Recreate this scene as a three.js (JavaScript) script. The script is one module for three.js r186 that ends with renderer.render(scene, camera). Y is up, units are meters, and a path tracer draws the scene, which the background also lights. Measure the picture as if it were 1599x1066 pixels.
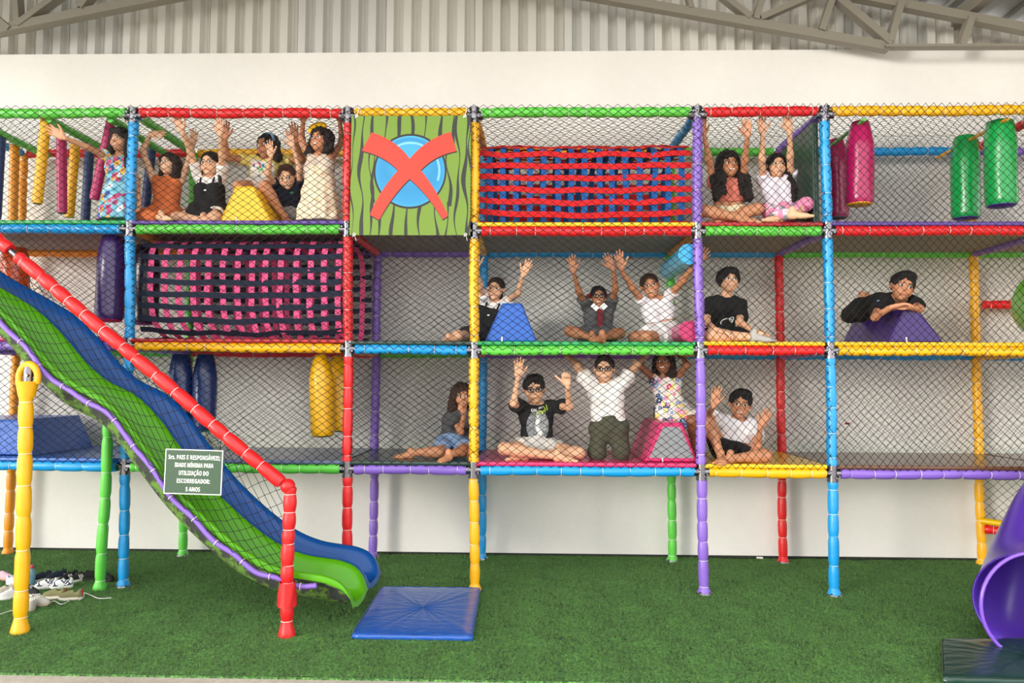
import * as THREE from 'three';
import { mergeGeometries } from 'three/addons/utils/BufferGeometryUtils.js';

// ---------------------------------------------------------------- camera, sky, light, exposure
const scene = new THREE.Scene();
const FOC = 1187.77;
const camera = new THREE.PerspectiveCamera(48.3354, 1599 / 1066, 0.05, 120);
camera.position.set(3.298, 1.7115, 6.3421);
camera.rotation.set(0.05357, 0.02606, 0.005316, 'YXZ');
camera.updateMatrixWorld(true);
scene.add(camera);

const renderer = new THREE.WebGLRenderer({ antialias: true });
renderer.toneMapping = THREE.LinearToneMapping;
renderer.toneMappingExposure = 0.83;
renderer.shadowMap.enabled = true;

// bright, evenly overcast sky; it enters through the open front and left sides of the hall
const SKY = new THREE.Color().setRGB(3.15, 3.12, 3.06);
scene.background = SKY;
// veiled low sun from the front left: long soft shadows towards the right
const sun = new THREE.DirectionalLight(new THREE.Color(1, 0.95, 0.87), 2.45);
sun.position.set(-9.5, 3.3, 11);
sun.target.position.set(2.6, 1.6, -0.4);
sun.castShadow = true;
sun.shadow.radius = 26;
sun.shadow.mapSize.set(4096, 4096);
Object.assign(sun.shadow.camera, { left: -9, right: 9, top: 9, bottom: -9, near: 0.5, far: 40 });
scene.add(sun, sun.target);

// ---------------------------------------------------------------- helpers
let seed = 20240611;
const rnd = () => { seed = (seed + 0x6d2b79f5) | 0; let t = Math.imul(seed ^ (seed >>> 15), 1 | seed); t = (t + Math.imul(t ^ (t >>> 7), 61 | t)) ^ t; return ((t ^ (t >>> 14)) >>> 0) / 4294967296; };
const rr = (a, b) => a + (b - a) * rnd();
const V = (x, y, z) => new THREE.Vector3(x, y, z);
const lerp = (a, b, t) => a + (b - a) * t;
const clamp = (x, a, b) => Math.min(b, Math.max(a, x));
const C = c => new THREE.Color(c);
function ray(px, py) { return V((px - 799.5) / FOC, -(py - 533) / FOC, -1).applyQuaternion(camera.quaternion); }
const at = (px, py, z) => { const r = ray(px, py); return r.multiplyScalar((z - camera.position.z) / r.z).add(camera.position); };        // point of the plane z on a line of sight
const onY = (px, py, y = 0) => { const r = ray(px, py); return r.multiplyScalar((y - camera.position.y) / r.y).add(camera.position); };  // point of a level on a line of sight

const taken = {};
function numbered(n) { if (!(n in taken)) { taken[n] = 0; return n; } return n + '_' + String(++taken[n]).padStart(3, '0'); }
function tag(o, label, category, group, kind) {
  o.userData.label = label; if (category) o.userData.category = category;
  if (group) o.userData.group = group; if (kind) o.userData.kind = kind;
  return o;
}
function thing(name, label, category, pos = V(0, 0, 0), group) {
  const o = new THREE.Group(); o.name = numbered(name); o.position.copy(pos); scene.add(o);
  return tag(o, label, category, group);
}
// part in world coordinates put under a group that has only a position
function part(name, geo, mat, parent, label) {
  const m = new THREE.Mesh(geo, mat); m.name = name; m.castShadow = m.receiveShadow = true;
  if (label) m.userData.label = label;
  if (parent === scene) { m.name = numbered(name); }
  else { const o = V(0, 0, 0); for (let q = parent; q && q !== scene; q = q.parent) o.sub(q.position); m.position.copy(o); }
  parent.add(m); return m;
}
function local(name, geo, mat, parent, pos, label) {            // part in its parent's own coordinates
  const m = new THREE.Mesh(geo, mat); m.name = name; m.castShadow = m.receiveShadow = true;
  if (pos) m.position.copy(pos); if (label) m.userData.label = label;
  parent.add(m); return m;
}
const structure = o => { o.userData.kind = 'structure'; return o; };
function box(x0, x1, y0, y1, z0, z1) { const g = new THREE.BoxGeometry(x1 - x0, y1 - y0, z1 - z0); g.translate((x0 + x1) / 2, (y0 + y1) / 2, (z0 + z1) / 2); return g; }
function merge(list) { return mergeGeometries(list.map(g => { const q = g.index ? g.toNonIndexed() : g; for (const k of Object.keys(q.attributes)) if (!['position', 'normal', 'uv'].includes(k)) q.deleteAttribute(k); return q; })); }
function rod(a, b, r, n = 8, r2 = r) { const d = b.clone().sub(a), g = new THREE.CylinderGeometry(r2, r, d.length(), n, 1); g.applyQuaternion(new THREE.Quaternion().setFromUnitVectors(V(0, 1, 0), d.normalize())); g.translate((a.x + b.x) / 2, (a.y + b.y) / 2, (a.z + b.z) / 2); return g; }
function boxUV(g, s = 1) {                                      // uv in metres, by the main direction of each face
  if (g.index) g = g.toNonIndexed(); g.computeVertexNormals();
  const p = g.attributes.position, n = g.attributes.normal, uv = new Float32Array(p.count * 2);
  for (let i = 0; i < p.count; i++) {
    const ax = Math.abs(n.getX(i)), ay = Math.abs(n.getY(i)), az = Math.abs(n.getZ(i));
    if (az >= ax && az >= ay) { uv[2 * i] = p.getX(i) * s; uv[2 * i + 1] = p.getY(i) * s; } else if (ay >= ax) { uv[2 * i] = p.getX(i) * s; uv[2 * i + 1] = p.getZ(i) * s; } else { uv[2 * i] = p.getZ(i) * s; uv[2 * i + 1] = p.getY(i) * s; }
  }
  g.setAttribute('uv', new THREE.BufferAttribute(uv, 2)); return g;
}
// smooth tileable value noise
function tileNoise(n, cells, sd) {
  const g = new Float32Array(cells * cells); let s = sd; for (let i = 0; i < g.length; i++) { s = (s * 1664525 + 1013904223) >>> 0; g[i] = s / 4294967296; }
  const o = new Float32Array(n * n);
  for (let y = 0; y < n; y++) for (let x = 0; x < n; x++) {
    const fx = x / n * cells, fy = y / n * cells, x0 = Math.floor(fx), y0 = Math.floor(fy); let u = fx - x0, v = fy - y0; u = u * u * (3 - 2 * u); v = v * v * (3 - 2 * v);
    const a = (i, j) => g[((y0 + j) % cells) * cells + (x0 + i) % cells];
    o[y * n + x] = (a(0, 0) * (1 - u) + a(1, 0) * u) * (1 - v) + (a(0, 1) * (1 - u) + a(1, 1) * u) * v;
  }
  return o;
}
function fbm(n, layers, sd) { const o = new Float32Array(n * n); let w = 0; layers.forEach(([c, a], k) => { const t = tileNoise(n, c, sd + 77 * k); w += a; for (let i = 0; i < o.length; i++) o[i] += t[i] * a; }); for (let i = 0; i < o.length; i++) o[i] /= w; return o; }
function dataTex(n, f, srgb, rx = 1, ry = 1) {
  const d = new Uint8Array(n * n * 4);
  for (let i = 0; i < n * n; i++) { const c = f(i % n, Math.floor(i / n), i); d[4 * i] = clamp(c[0], 0, 255); d[4 * i + 1] = clamp(c[1], 0, 255); d[4 * i + 2] = clamp(c[2], 0, 255); d[4 * i + 3] = 255; }
  const t = new THREE.DataTexture(d, n, n); t.wrapS = t.wrapT = THREE.RepeatWrapping; t.magFilter = THREE.LinearFilter; t.minFilter = THREE.LinearMipmapLinearFilter; t.generateMipmaps = true;
  if (srgb) t.colorSpace = THREE.SRGBColorSpace; t.repeat.set(rx, ry); t.needsUpdate = true; return t;
}
function canvasTex(w, h, draw) {
  const c = document.createElement('canvas'); c.width = w; c.height = h; draw(c.getContext('2d'), w, h);
  const t = new THREE.CanvasTexture(c); t.colorSpace = THREE.SRGBColorSpace; t.wrapS = t.wrapT = THREE.RepeatWrapping; return t;
}
const N256 = fbm(256, [[8, 1], [20, .7], [50, .5], [110, .4]], 11), NF = fbm(256, [[64, 1], [128, 1]], 91), NB = fbm(256, [[4, 1], [9, .6], [24, .25]], 5);
const bumpFine = dataTex(256, (x, y, i) => { const v = NF[i] * 255; return [v, v, v]; });
const bumpSoft = dataTex(256, (x, y, i) => { const v = N256[i] * 255; return [v, v, v]; });
const bumpWrinkle = dataTex(256, (x, y, i) => { const v = Math.abs(N256[i] - .5) * 2 * 170 + NF[i] * 60; return [v, v, v]; });
const std = (color, roughness, more = {}) => new THREE.MeshStandardMaterial({ color: C(color), roughness, ...more });
const vinyl = (color, rough = .42) => new THREE.MeshPhysicalMaterial({ color: C(color), roughness: rough, bumpMap: bumpFine, bumpScale: .0009, clearcoat: .25, clearcoatRoughness: .35 });
const M = {
  green: vinyl('#5fcb45'), red: vinyl('#e3171c'), blue: vinyl('#129ae0'), yellow: vinyl('#fbb706'), purple: vinyl('#8865c8'), orange: vinyl('#f0950c'), navy: vinyl('#10306e'), magenta: vinyl('#b80f5c'), darkGreen: vinyl('#173a2c', .3), pink: vinyl('#e02a74', .3), brown: vinyl('#5d3a28', .3), deepGreen: vinyl('#12a04c', .35), deepPurple: vinyl('#4a2a8e', .35),
  tie: std('#f2f0ea', .5), steel: std('#86848a', .24, { metalness: 1 }), net: std('#0b0b0d', .85), board: std('#8d877f', .85), lace: std('#efece6', .9),
  truss: std('#8b8578', .55, { metalness: .1 }), rubber: std('#151515', .8),
};

// naive surface nets: meshes the zero level of f inside a box
function surfaceNets(f, mn, mx, cell) {
  const nx = Math.ceil((mx.x - mn.x) / cell) + 2, ny = Math.ceil((mx.y - mn.y) / cell) + 2, nz = Math.ceil((mx.z - mn.z) / cell) + 2;
  const val = new Float32Array(nx * ny * nz), B = 4, rad = cell * B * 1.1;
  for (let k = 0; k < nz; k += B) for (let j = 0; j < ny; j += B) for (let i = 0; i < nx; i += B) {
    const d0 = f(mn.x + (i + 1.5) * cell, mn.y + (j + 1.5) * cell, mn.z + (k + 1.5) * cell), far = Math.abs(d0) > rad;
    for (let c = k; c < Math.min(k + B, nz); c++) for (let b = j; b < Math.min(j + B, ny); b++) for (let a = i; a < Math.min(i + B, nx); a++)
      val[(c * ny + b) * nx + a] = far ? d0 : f(mn.x + a * cell, mn.y + b * cell, mn.z + c * cell);
  }
  const id = new Int32Array(nx * ny * nz).fill(-1), pos = [], idx = [], at3 = (a, b, c) => val[(c * ny + b) * nx + a];
  for (let c = 0; c < nz - 1; c++) for (let b = 0; b < ny - 1; b++) for (let a = 0; a < nx - 1; a++) {
    let m = 0; const v = [];
    for (let q = 0; q < 8; q++) { const d = at3(a + (q & 1), b + (q >> 1 & 1), c + (q >> 2)); v.push(d); if (d < 0) m |= 1 << q; }
    if (m === 0 || m === 255) continue;
    let sx = 0, sy = 0, sz = 0, n = 0;
    for (let q = 0; q < 8; q++) for (let e = 0; e < 3; e++) {
      if (q >> e & 1) continue; const w = q | 1 << e; if ((v[q] < 0) === (v[w] < 0)) continue;
      const t = v[q] / (v[q] - v[w]); sx += (q & 1) + (e === 0 ? t : 0); sy += (q >> 1 & 1) + (e === 1 ? t : 0); sz += (q >> 2) + (e === 2 ? t : 0); n++;
    }
    id[(c * ny + b) * nx + a] = pos.length / 3; pos.push(mn.x + (a + sx / n) * cell, mn.y + (b + sy / n) * cell, mn.z + (c + sz / n) * cell);
  }
  const I = (a, b, c) => id[(c * ny + b) * nx + a];
  const quad = (p, q, r, s, flip) => { if (p < 0 || q < 0 || r < 0 || s < 0) return; if (flip) idx.push(p, r, q, p, s, r); else idx.push(p, q, r, p, r, s); };
  for (let c = 1; c < nz - 1; c++) for (let b = 1; b < ny - 1; b++) for (let a = 1; a < nx - 1; a++) {
    const d = at3(a, b, c) < 0;
    if (d !== at3(a + 1, b, c) < 0) quad(I(a, b - 1, c - 1), I(a, b, c - 1), I(a, b, c), I(a, b - 1, c), !d);
    if (d !== at3(a, b + 1, c) < 0) quad(I(a - 1, b, c - 1), I(a - 1, b, c), I(a, b, c), I(a, b, c - 1), !d);
    if (d !== at3(a, b, c + 1) < 0) quad(I(a - 1, b - 1, c), I(a, b - 1, c), I(a, b, c), I(a - 1, b, c), !d);
  }
  const g = new THREE.BufferGeometry(); g.setAttribute('position', new THREE.Float32BufferAttribute(pos, 3)); g.setIndex(idx); g.computeVertexNormals(); return g;
}
const smin = (a, b, k) => { const h = Math.max(k - Math.abs(a - b), 0) / k; return Math.min(a, b) - h * h * k * .25; };
function cap(x, y, z, a, b, ra, rb) {
  const bx = b.x - a.x, by = b.y - a.y, bz = b.z - a.z, px = x - a.x, py = y - a.y, pz = z - a.z;
  const t = clamp((px * bx + py * by + pz * bz) / (bx * bx + by * by + bz * bz + 1e-9), 0, 1);
  return Math.hypot(px - t * bx, py - t * by, pz - t * bz) - ra - (rb - ra) * t;
}
function ell(x, y, z, cx, cy, cz, rx, ry, rz) {
  x -= cx; y -= cy; z -= cz; const k0 = Math.hypot(x / rx, y / ry, z / rz), k1 = Math.hypot(x / rx / rx, y / ry / ry, z / rz / rz);
  return k1 < 1e-6 ? -Math.min(rx, ry, rz) : k0 * (k0 - 1) / k1;
}
function loft(rings, closed = true, caps = false, uvScale = null) {   // rings of points with equal count
  const n = rings[0].length, pos = [], uv = [], idx = [];
  rings.forEach((r, i) => r.forEach((p, j) => { pos.push(p.x, p.y, p.z); if (uvScale) uv.push(j / n * uvScale[0], i / rings.length * uvScale[1]); else uv.push(j / n, i / rings.length); }));
  const m = closed ? n : n - 1;
  for (let i = 0; i < rings.length - 1; i++) for (let j = 0; j < m; j++) { const a = i * n + j, b = i * n + (j + 1) % n, c = a + n, d = b + n; idx.push(a, b, c, b, d, c); }
  if (caps) for (const [i, f] of [[0, 1], [rings.length - 1, 0]]) {
    const c = V(0, 0, 0); rings[i].forEach(p => c.add(p)); c.multiplyScalar(1 / n); const k = pos.length / 3; pos.push(c.x, c.y, c.z); uv.push(.5, .5);
    const s = pos.length / 3; rings[i].forEach(p => { pos.push(p.x, p.y, p.z); uv.push(.5, .5); });
    for (let j = 0; j < n; j++) f ? idx.push(k, s + (j + 1) % n, s + j) : idx.push(k, s + j, s + (j + 1) % n);
  }
  const g = new THREE.BufferGeometry(); g.setAttribute('position', new THREE.Float32BufferAttribute(pos, 3)); g.setAttribute('uv', new THREE.Float32BufferAttribute(uv, 2)); g.setIndex(idx); g.computeVertexNormals(); return g;
}
function frameOf(d) { const w = d.clone().normalize(), u = Math.abs(w.y) > .9 ? V(1, 0, 0) : V(0, 1, 0); u.cross(w).normalize(); return [u, w.clone().cross(u), w]; }

// ---------------------------------------------------------------- measures of the play frame
const DEP = 1.134, WALL = -1.303, LV = [0, 0.982, 1.987, 2.9875, 4.0], DECK = LV.map(y => y + .07);
const PX = [-0.114, 1.748, 2.82, 4.688, 5.755, 7.617];           // posts, left to right
const XL = -1.95, XR = 9.4;                                       // the frame goes on beyond both edges of the picture

// ---------------------------------------------------------------- setting: floor, walls, roof
{
  const conc = dataTex(256, (x, y, i) => { const v = 188 + (NB[i] - .5) * 40 + (NF[i] - .5) * 26; return [v, v - 8, v - 22]; }, true);
  const fl = part('floor', boxUV(box(-30, 30, -.25, -.012, -1.5, 40), .7), std('#ffffff', .75, { map: conc, bumpMap: bumpSoft, bumpScale: .001 }), scene);
  tag(structure(fl), 'pale beige concrete floor in front of the green turf');
  // artificial turf: two strips with a seam between
  const turfTex = (r, g, b) => dataTex(256, (x, y, i) => { const v = .72 + (NF[i] - .5) * .95 + (N256[i] - .5) * .5 + (NB[i] - .5) * .25; return [r * v, g * v, b * v]; }, true);
  const turfM = std('#ffffff', .95, { map: turfTex(102, 163, 79), bumpMap: bumpFine, bumpScale: .006 }), tA = part('floor_turf', boxUV(box(-6, 13, -.012, 0, -.195, 1.875), 1.3), turfM, scene);
  tag(structure(tA), 'front strip of green artificial turf');
  const tB = part('floor_turf', boxUV(box(-6, 13, -.012, -.001, WALL, -.2), 1.3), turfM, scene);
  tag(structure(tB), 'turf strip along the foot of the wall');
  // short turf blades near the camera: too many to count
  const bl = []; for (let k = 0; k < 5; k++) { const a = k * 1.3, lx = Math.cos(a) * .006, lz = Math.sin(a) * .006, g = new THREE.BufferGeometry(); g.setAttribute('position', new THREE.Float32BufferAttribute([lx * .4 - lz * .16, 0, lz * .4 + lx * .16, lx * .4 + lz * .16, 0, lz * .4 - lx * .16, lx * 1.6, .013 + .003 * (k % 3), lz * 1.6], 3)); g.computeVertexNormals(); bl.push(g); }
  const NT = 170000, im = new THREE.InstancedMesh(mergeGeometries(bl), std('#ffffff', .8, { side: THREE.DoubleSide }), NT), mt = new THREE.Matrix4(), q = new THREE.Quaternion(), cc = new THREE.Color();
  for (let k = 0; k < NT; k++) { const b = rnd() < .36, z = b ? rr(-1.28, -.2) : rr(-.2, 1.87), x = rr(-1.9, 8.3), sc = rr(.7, 1.3); q.setFromEuler(new THREE.Euler(rr(-.5, .5), rr(0, 6.28), rr(-.5, .5))); mt.compose(V(x, -.001, z), q, V(sc, sc, sc)); im.setMatrixAt(k, mt); const v = rr(.6, 1.15), y = rnd() < .12 ? 1.5 : 1; cc.setRGB(.122 * v * y, .25 * v * y, .07 * v); im.setColorAt(k, cc); }
  im.name = 'turf_pile'; im.receiveShadow = true; scene.add(im); tag(im, 'short green plastic blades of the artificial turf', 'turf', undefined, 'stuff');
  const plaster = dataTex(256, (x, y, i) => { const v = 233 + (NB[i] - .5) * 12 + (NF[i] - .5) * 4; return [v, v - 3, v - 9]; }, true);
  const wall = part('wall_back', boxUV(box(-14, 16, -.012, 5.105, WALL - .22, WALL), .35), std('#ffffff', .82, { map: plaster, bumpMap: bumpSoft, bumpScale: .0015 }), scene);
  tag(structure(wall), 'white plastered wall behind the play frame');
  const ts = part('trim_1', box(-14, 16, 0, .022, WALL, WALL + .012), std('#2a2c29', .8), scene); tag(structure(ts), 'dark edge strip where the turf meets the wall');
  const ledge = part('trim_2', box(5.6, 16, 4.21, 4.225, WALL, WALL + .012), std('#e6e1d6', .8), scene); tag(structure(ledge), 'thin plaster ledge line high on the wall');
}
// roof height over x (gable with the ridge near the middle of the picture)
const roofY = x => 6.4 - (x > 3.05 ? (x - 3.05) * .185 : (3.05 - x) * .08);
{
  // trapezoidal steel sheets above the wall, one mesh for each sheet
  const up = new THREE.Group(); up.name = 'wall_upper'; scene.add(up); tag(structure(up), 'upright ribbed steel cladding above the white wall');
  const tones = ['#d6d3ca', '#d1d0ca', '#dad7cf'].map(c => std(c, .42, { metalness: .12, bumpMap: bumpSoft, bumpScale: .0006 }));
  const PER = .187, prof = [[0, .074], [.004, .078], [.078, .078], [.094, .006], [.098, 0], [.12, 0], [.122, .009], [.128, .009], [.13, 0], [.165, 0], [.183, .074]];
  for (let k = -1; k < 14; k++) {
    const x0 = -3.05 + k * PER * 5 + .13, pts = [];
    for (let q = 0; q < 5; q++) for (const [dx, dz] of prof) pts.push([x0 + q * PER + dx, WALL - .20 + dz]);
    pts.push([x0 + 5 * PER - .003, WALL - .2 + .07]);
    const top = x => roofY(x) + (x > 6.6 ? -.05 : .08);
    const rings = [pts.map(([x, z]) => V(x, 4.9, z)), pts.map(([x, z]) => V(x, top(x), z))];
    const g = loft(rings, false).toNonIndexed(); g.computeVertexNormals();
    const back = loft([pts.map(([x, z]) => V(x, 4.9, z - .004)), pts.map(([x, z]) => V(x, top(x), z - .004))], false).toNonIndexed(); back.computeVertexNormals();
    local('cladding_sheet', mergeGeometries([g, back]), tones[(k + 3) % 3], up);
  }
  for (let k = 0; k < 16; k++) local('backing_sheet', box(-4 + k * .85, -4 + (k + 1) * .85, 4.9, roofY(-4 + (k + 1) * .85) - .12, WALL - .26, WALL - .235), std('#4d4f50', .7), up);
  // roof: gable of ribbed sheets seen from below
  const roof = new THREE.Group(); roof.name = 'ceiling'; scene.add(roof); tag(structure(roof), 'dark underside of the sloping metal hall roof');
  const rm = std('#8f8e88', .6, { metalness: .2 });
  for (const s of [-1, 1]) {
    const sh = new THREE.Shape(); const xa = 3.05, xb = 3.05 + s * 9.5; sh.moveTo(xa, roofY(xa)); sh.lineTo(xb, roofY(xb)); sh.lineTo(xb, roofY(xb) + .1); sh.lineTo(xa, roofY(xa) + .1);
    const g = new THREE.ExtrudeGeometry(sh, { depth: 6, bevelEnabled: false }); g.translate(0, .06, -2.2); local('roof_slope', g, rm, roof);
    for (let k = 0; k < 30; k++) { const x = xa + s * (.2 + k * .31); if (Math.abs(x - xa) < 9.3) local('roof_rib', (() => { const b = new THREE.BoxGeometry(.1, .05, 6); b.translate(x, roofY(x) + .035, .8); return b; })(), rm, roof); }
    const pu = new THREE.BoxGeometry(.09, .14, 6); const xp = xa + s * 4.6; pu.translate(xp, roofY(xp) - .09, .8); local('purlin', pu, M.truss, roof);
  }
}
{
  // steel roof trusses of channel sections in front of the cladding
  const Z = -1.06;
  const member = (t, a, b, w, dpt = .1) => {       // channel section between two points: web facing the room, flange underneath
    const A = at(a[0], a[1], Z), B = at(b[0], b[1], Z), L = A.distanceTo(B), g = merge([box(-L / 2, L / 2, -w / 2, w / 2, .0, .008), box(-L / 2, L / 2, -w / 2, -w / 2 + .008, -dpt, 0), box(-L / 2, L / 2, w / 2 - .008, w / 2, -dpt, 0)]);
    g.applyMatrix4(new THREE.Matrix4().makeRotationZ(Math.atan2(B.y - A.y, B.x - A.x)));
    const q = A.clone().add(B).multiplyScalar(.5).sub(t.position); q.z += .0045 * t.children.length; return local('truss_member', g, M.truss, t, q);
  };
  const tl = thing('roof_truss', 'grey steel roof truss running up from the top left corner', 'truss', at(0, 50, Z));
  for (const [a, b, w] of [[[-420, 128], [640, -84], .085], [[-420, 20], [500, -210], .085], [[20, -60], [27, 40], .06], [[27, 38], [120, -30], .06], [[-60, -20], [15, 45], .05], [[118, -30], [126, 12], .05], [[126, 12], [250, -148], .06], [[250, -148], [262, -10], .06], [[262, -10], [400, -186], .06], [[400, -186], [410, -40], .06]]) member(tl, a, b, w);
  const tr = thing('roof_truss', 'grey steel roof truss sloping down over the white wall at right', 'truss', at(1400, 70, Z));
  for (const [a, b, w] of [[[600, -67], [1390, 72], .085], [[560, -161], [1700, 62], .085], [[1075, -10], [1080, 12], .05], [[1128, -8], [1172, 26], .06], [[1180, 30], [1194, -12], .06], [[1188, 28], [1275, -10], .06], [[1282, 48], [1302, -10], .06], [[1305, -5], [1392, 68], .075], [[1389, 66], [1405, 6], .065], [[1500, 72], [1515, 28], .065], [[1380, 74], [1700, 73], .025]]) member(tr, a, b, w, .09);
}

// ---------------------------------------------------------------- play frame: padded posts and beams with cable ties
const tieGeo = new THREE.TorusGeometry(1, .055, 5, 18);
function sleeve(parent, name, a, b, r, mat, o = {}) {
  const d = b.clone().sub(a), L = d.length(), [u, v, w] = frameOf(d), cuts = []; let t = o.first ?? rr(.04, .1);
  while (t < L - .03) { cuts.push(t); t += rr(.15, .24) * (o.step ?? 1); }
  const ts = [0, .012]; let prev = .012; for (const c of [...cuts, L]) { const n = c - prev > .1 ? 6 : 3; for (let k = 1; k <= n; k++) ts.push(lerp(prev, c, k / n)); if (c < L) ts.push(c + .006); prev = c + .006; }
  const NS = 14, rings = [], wob = rr(0, 6);
  for (const q of ts) {
    let f = 1; for (const c of cuts) { const x = Math.abs(q - c - .003); f = Math.min(f, 1 - .17 * Math.exp(-x * x / .0006)); }
    if (q < .01 || q > L - .01) f *= .9;
    const flare = o.flare && q < .07 ? 1 + .35 * (1 - q / .07) : 1;
    const c = a.clone().addScaledVector(w, q).addScaledVector(u, .003 * Math.sin(q * 7 + wob)).addScaledVector(v, .003 * Math.sin(q * 5.3 + wob * 2));
    rings.push(Array.from({ length: NS }, (_, j) => { const th = j / NS * Math.PI * 2, R = r * f * flare * (1 + .02 * Math.sin(3 * th + q * 11)); return c.clone().addScaledVector(u, Math.cos(th) * R).addScaledVector(v, Math.sin(th) * R); }));
  }
  const m = part(name, loft(rings, true, true, [.28, L]), mat, parent, o.label);
  const qt = new THREE.Quaternion().setFromUnitVectors(V(0, 0, 1), w);
  for (const c of cuts) if (!o.ties || rnd() < o.ties) { const k = local('cable_tie', tieGeo, M.tie, m, a.clone().addScaledVector(w, c + .003)); k.quaternion.copy(qt); k.scale.set(r * .845, r * .845, r * .9); }
  return m;
}
const colourName = new Map(Object.entries({ green: 'green', red: 'red', blue: 'sky blue', yellow: 'yellow', purple: 'lilac', orange: 'amber' }));
const frame = thing('play_frame', 'three storey play frame of colourful foam padded posts and beams', 'play frame', V(2.8, 0, -.55));
// real joints of the front, a little out of true
const FN = [[[193, 913], [195, 728], [202.2, 540], [203.3, 357.5], [209, 176.5]], [[543, 917], [542.4, 732], [544, 544.4], [542.7, 358.5], [544, 177]], [[742, 920], [739.3, 733.5], [740.7, 546.7], [740.6, 361], [740.6, 176]], [[1099.5, 927.5], [1095.3, 736.5], [1092.9, 546.5], [1089.3, 361], [1088.3, 174.8]], [[1303.2, 929.5], [1300, 739], [1296, 547], [1292.2, 360.3], [1287, 174]]]
  .map(p => p.map(([x, y], k) => { const q = at(x, y, 0); if (!k) q.y = 0; return q; }));
FN.push(LV.map(y => V(7.617, y, 0))); FN.unshift(LV.map((y, k) => V(XL, FN[0][k].y, 0)));
const F = (i, l) => FN[i + 1][l];                                     // i = -1 .. 5
const BX = [-1.86, -.114, 1.76, 2.82, 4.66, 5.72, 7.6], Bk = (i, l) => V(BX[i + 1] + (l < 2 ? .0 : .0), LV[l], -DEP);
const R0 = .043, fc = (n, s) => `${colourName.get(n)} padded ${s}`;
['blue', 'blue', 'red', 'yellow', 'purple', 'blue', 'yellow'].forEach((c, k) => {      // front posts
  const i = k - 1; for (let l = 0; l < 4; l++) { const a = F(i, l).clone(), b = F(i, l + 1).clone(); const w = b.clone().sub(a).normalize(); a.addScaledVector(w, l ? .055 : .0); b.addScaledVector(w, -.055); sleeve(frame, 'post', a, b, R0, M[c], { label: fc(c, 'post'), flare: l === 0, ties: .9, first: l ? undefined : .055 }); }
});
['orange', 'green', 'purple', 'blue', 'green', 'red', 'yellow'].forEach((c, k) => {    // back posts
  const i = k - 1, a = Bk(i, 0), b = Bk(i, 4); sleeve(frame, 'post', a, b, R0, M[c], { label: fc(c, 'back post'), flare: true, first: .05 });
});
const FB = { 4: ['green', 'red', 'yellow', 'green', 'red', 'yellow'], 3: ['blue', 'green', 'purple', 'red', 'green', 'red'], 2: ['purple', 'yellow', 'blue', 'green', 'red', 'yellow'], 1: ['blue', 'green', 'purple', 'blue', 'yellow', 'purple'] };
const BB = { 4: ['red', 'yellow', 'yellow', 'yellow', 'green', 'blue'], 3: ['orange', 'purple', 'purple', 'blue', 'blue', 'green'], 2: ['green', 'red', 'green', 'purple', 'blue', 'blue'], 1: ['green', 'green', 'green', 'green', 'green', 'green'] };
const SB = { 4: ['blue', 'green', 'red', 'yellow', 'blue', 'purple', 'red'], 3: ['blue', 'orange', 'red', 'yellow', 'orange', 'purple', 'purple'], 2: ['purple', 'purple', 'orange', 'red', 'orange', 'purple', 'yellow'], 1: ['blue', 'green', 'red', 'yellow', 'purple', 'yellow', 'red'] };
for (const l of [1, 2, 3, 4]) {
  for (let i = -1; i < 5; i++) {
    const inset = (a, b, e) => { const w = b.clone().sub(a).normalize(); return [a.clone().addScaledVector(w, e), b.clone().addScaledVector(w, -e)]; };
    sleeve(frame, 'beam', ...inset(F(i, l), F(i + 1, l), .06), R0, M[FB[l][i + 1]], { label: fc(FB[l][i + 1], 'front beam') });
    sleeve(frame, 'beam', ...inset(Bk(i, l), Bk(i + 1, l), .045), R0, M[BB[l][i + 1]], { label: fc(BB[l][i + 1], 'back beam'), ties: .7 });
  }
  sleeve(frame, 'beam', F(5, l).clone(), V(XR, LV[l], 0), R0, M[{ 4: 'yellow', 3: 'red', 2: 'yellow', 1: 'purple' }[l]], { label: 'padded front beam' });
  sleeve(frame, 'beam', Bk(5, l), V(XR, LV[l], -DEP), R0, M[{ 4: 'purple', 3: 'green', 2: 'blue', 1: 'green' }[l]], { label: 'padded back beam' });
  for (let i = -1; i < 6; i++) { const a = F(i, l).clone(), b = Bk(i, l); a.z -= .05; b.z += .045; sleeve(frame, 'cross_beam', a, b, R0 * .95, M[SB[l][i + 1]], { label: fc(SB[l][i + 1], 'beam running from front to back'), ties: .6 }); }
}
for (const [px, c] of [[-52, 'green'], [72, 'green'], [168, 'green']]) { const x = at(px, 180, 0).x; sleeve(frame, 'cross_beam', V(x, 3.97, -.04), V(x, 3.97, -DEP + .04), .036, M[c], { label: 'green padded hanging bar' }); }
for (const [px, c] of [[1352, 'green'], [1577, 'yellow']]) { const x = at(px, 182, 0).x; part('hanging_strap', box(x - .014, x + .014, 3.925, 3.945, -DEP, -.03), M[c], frame, `${c} webbing strap`); }
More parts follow.
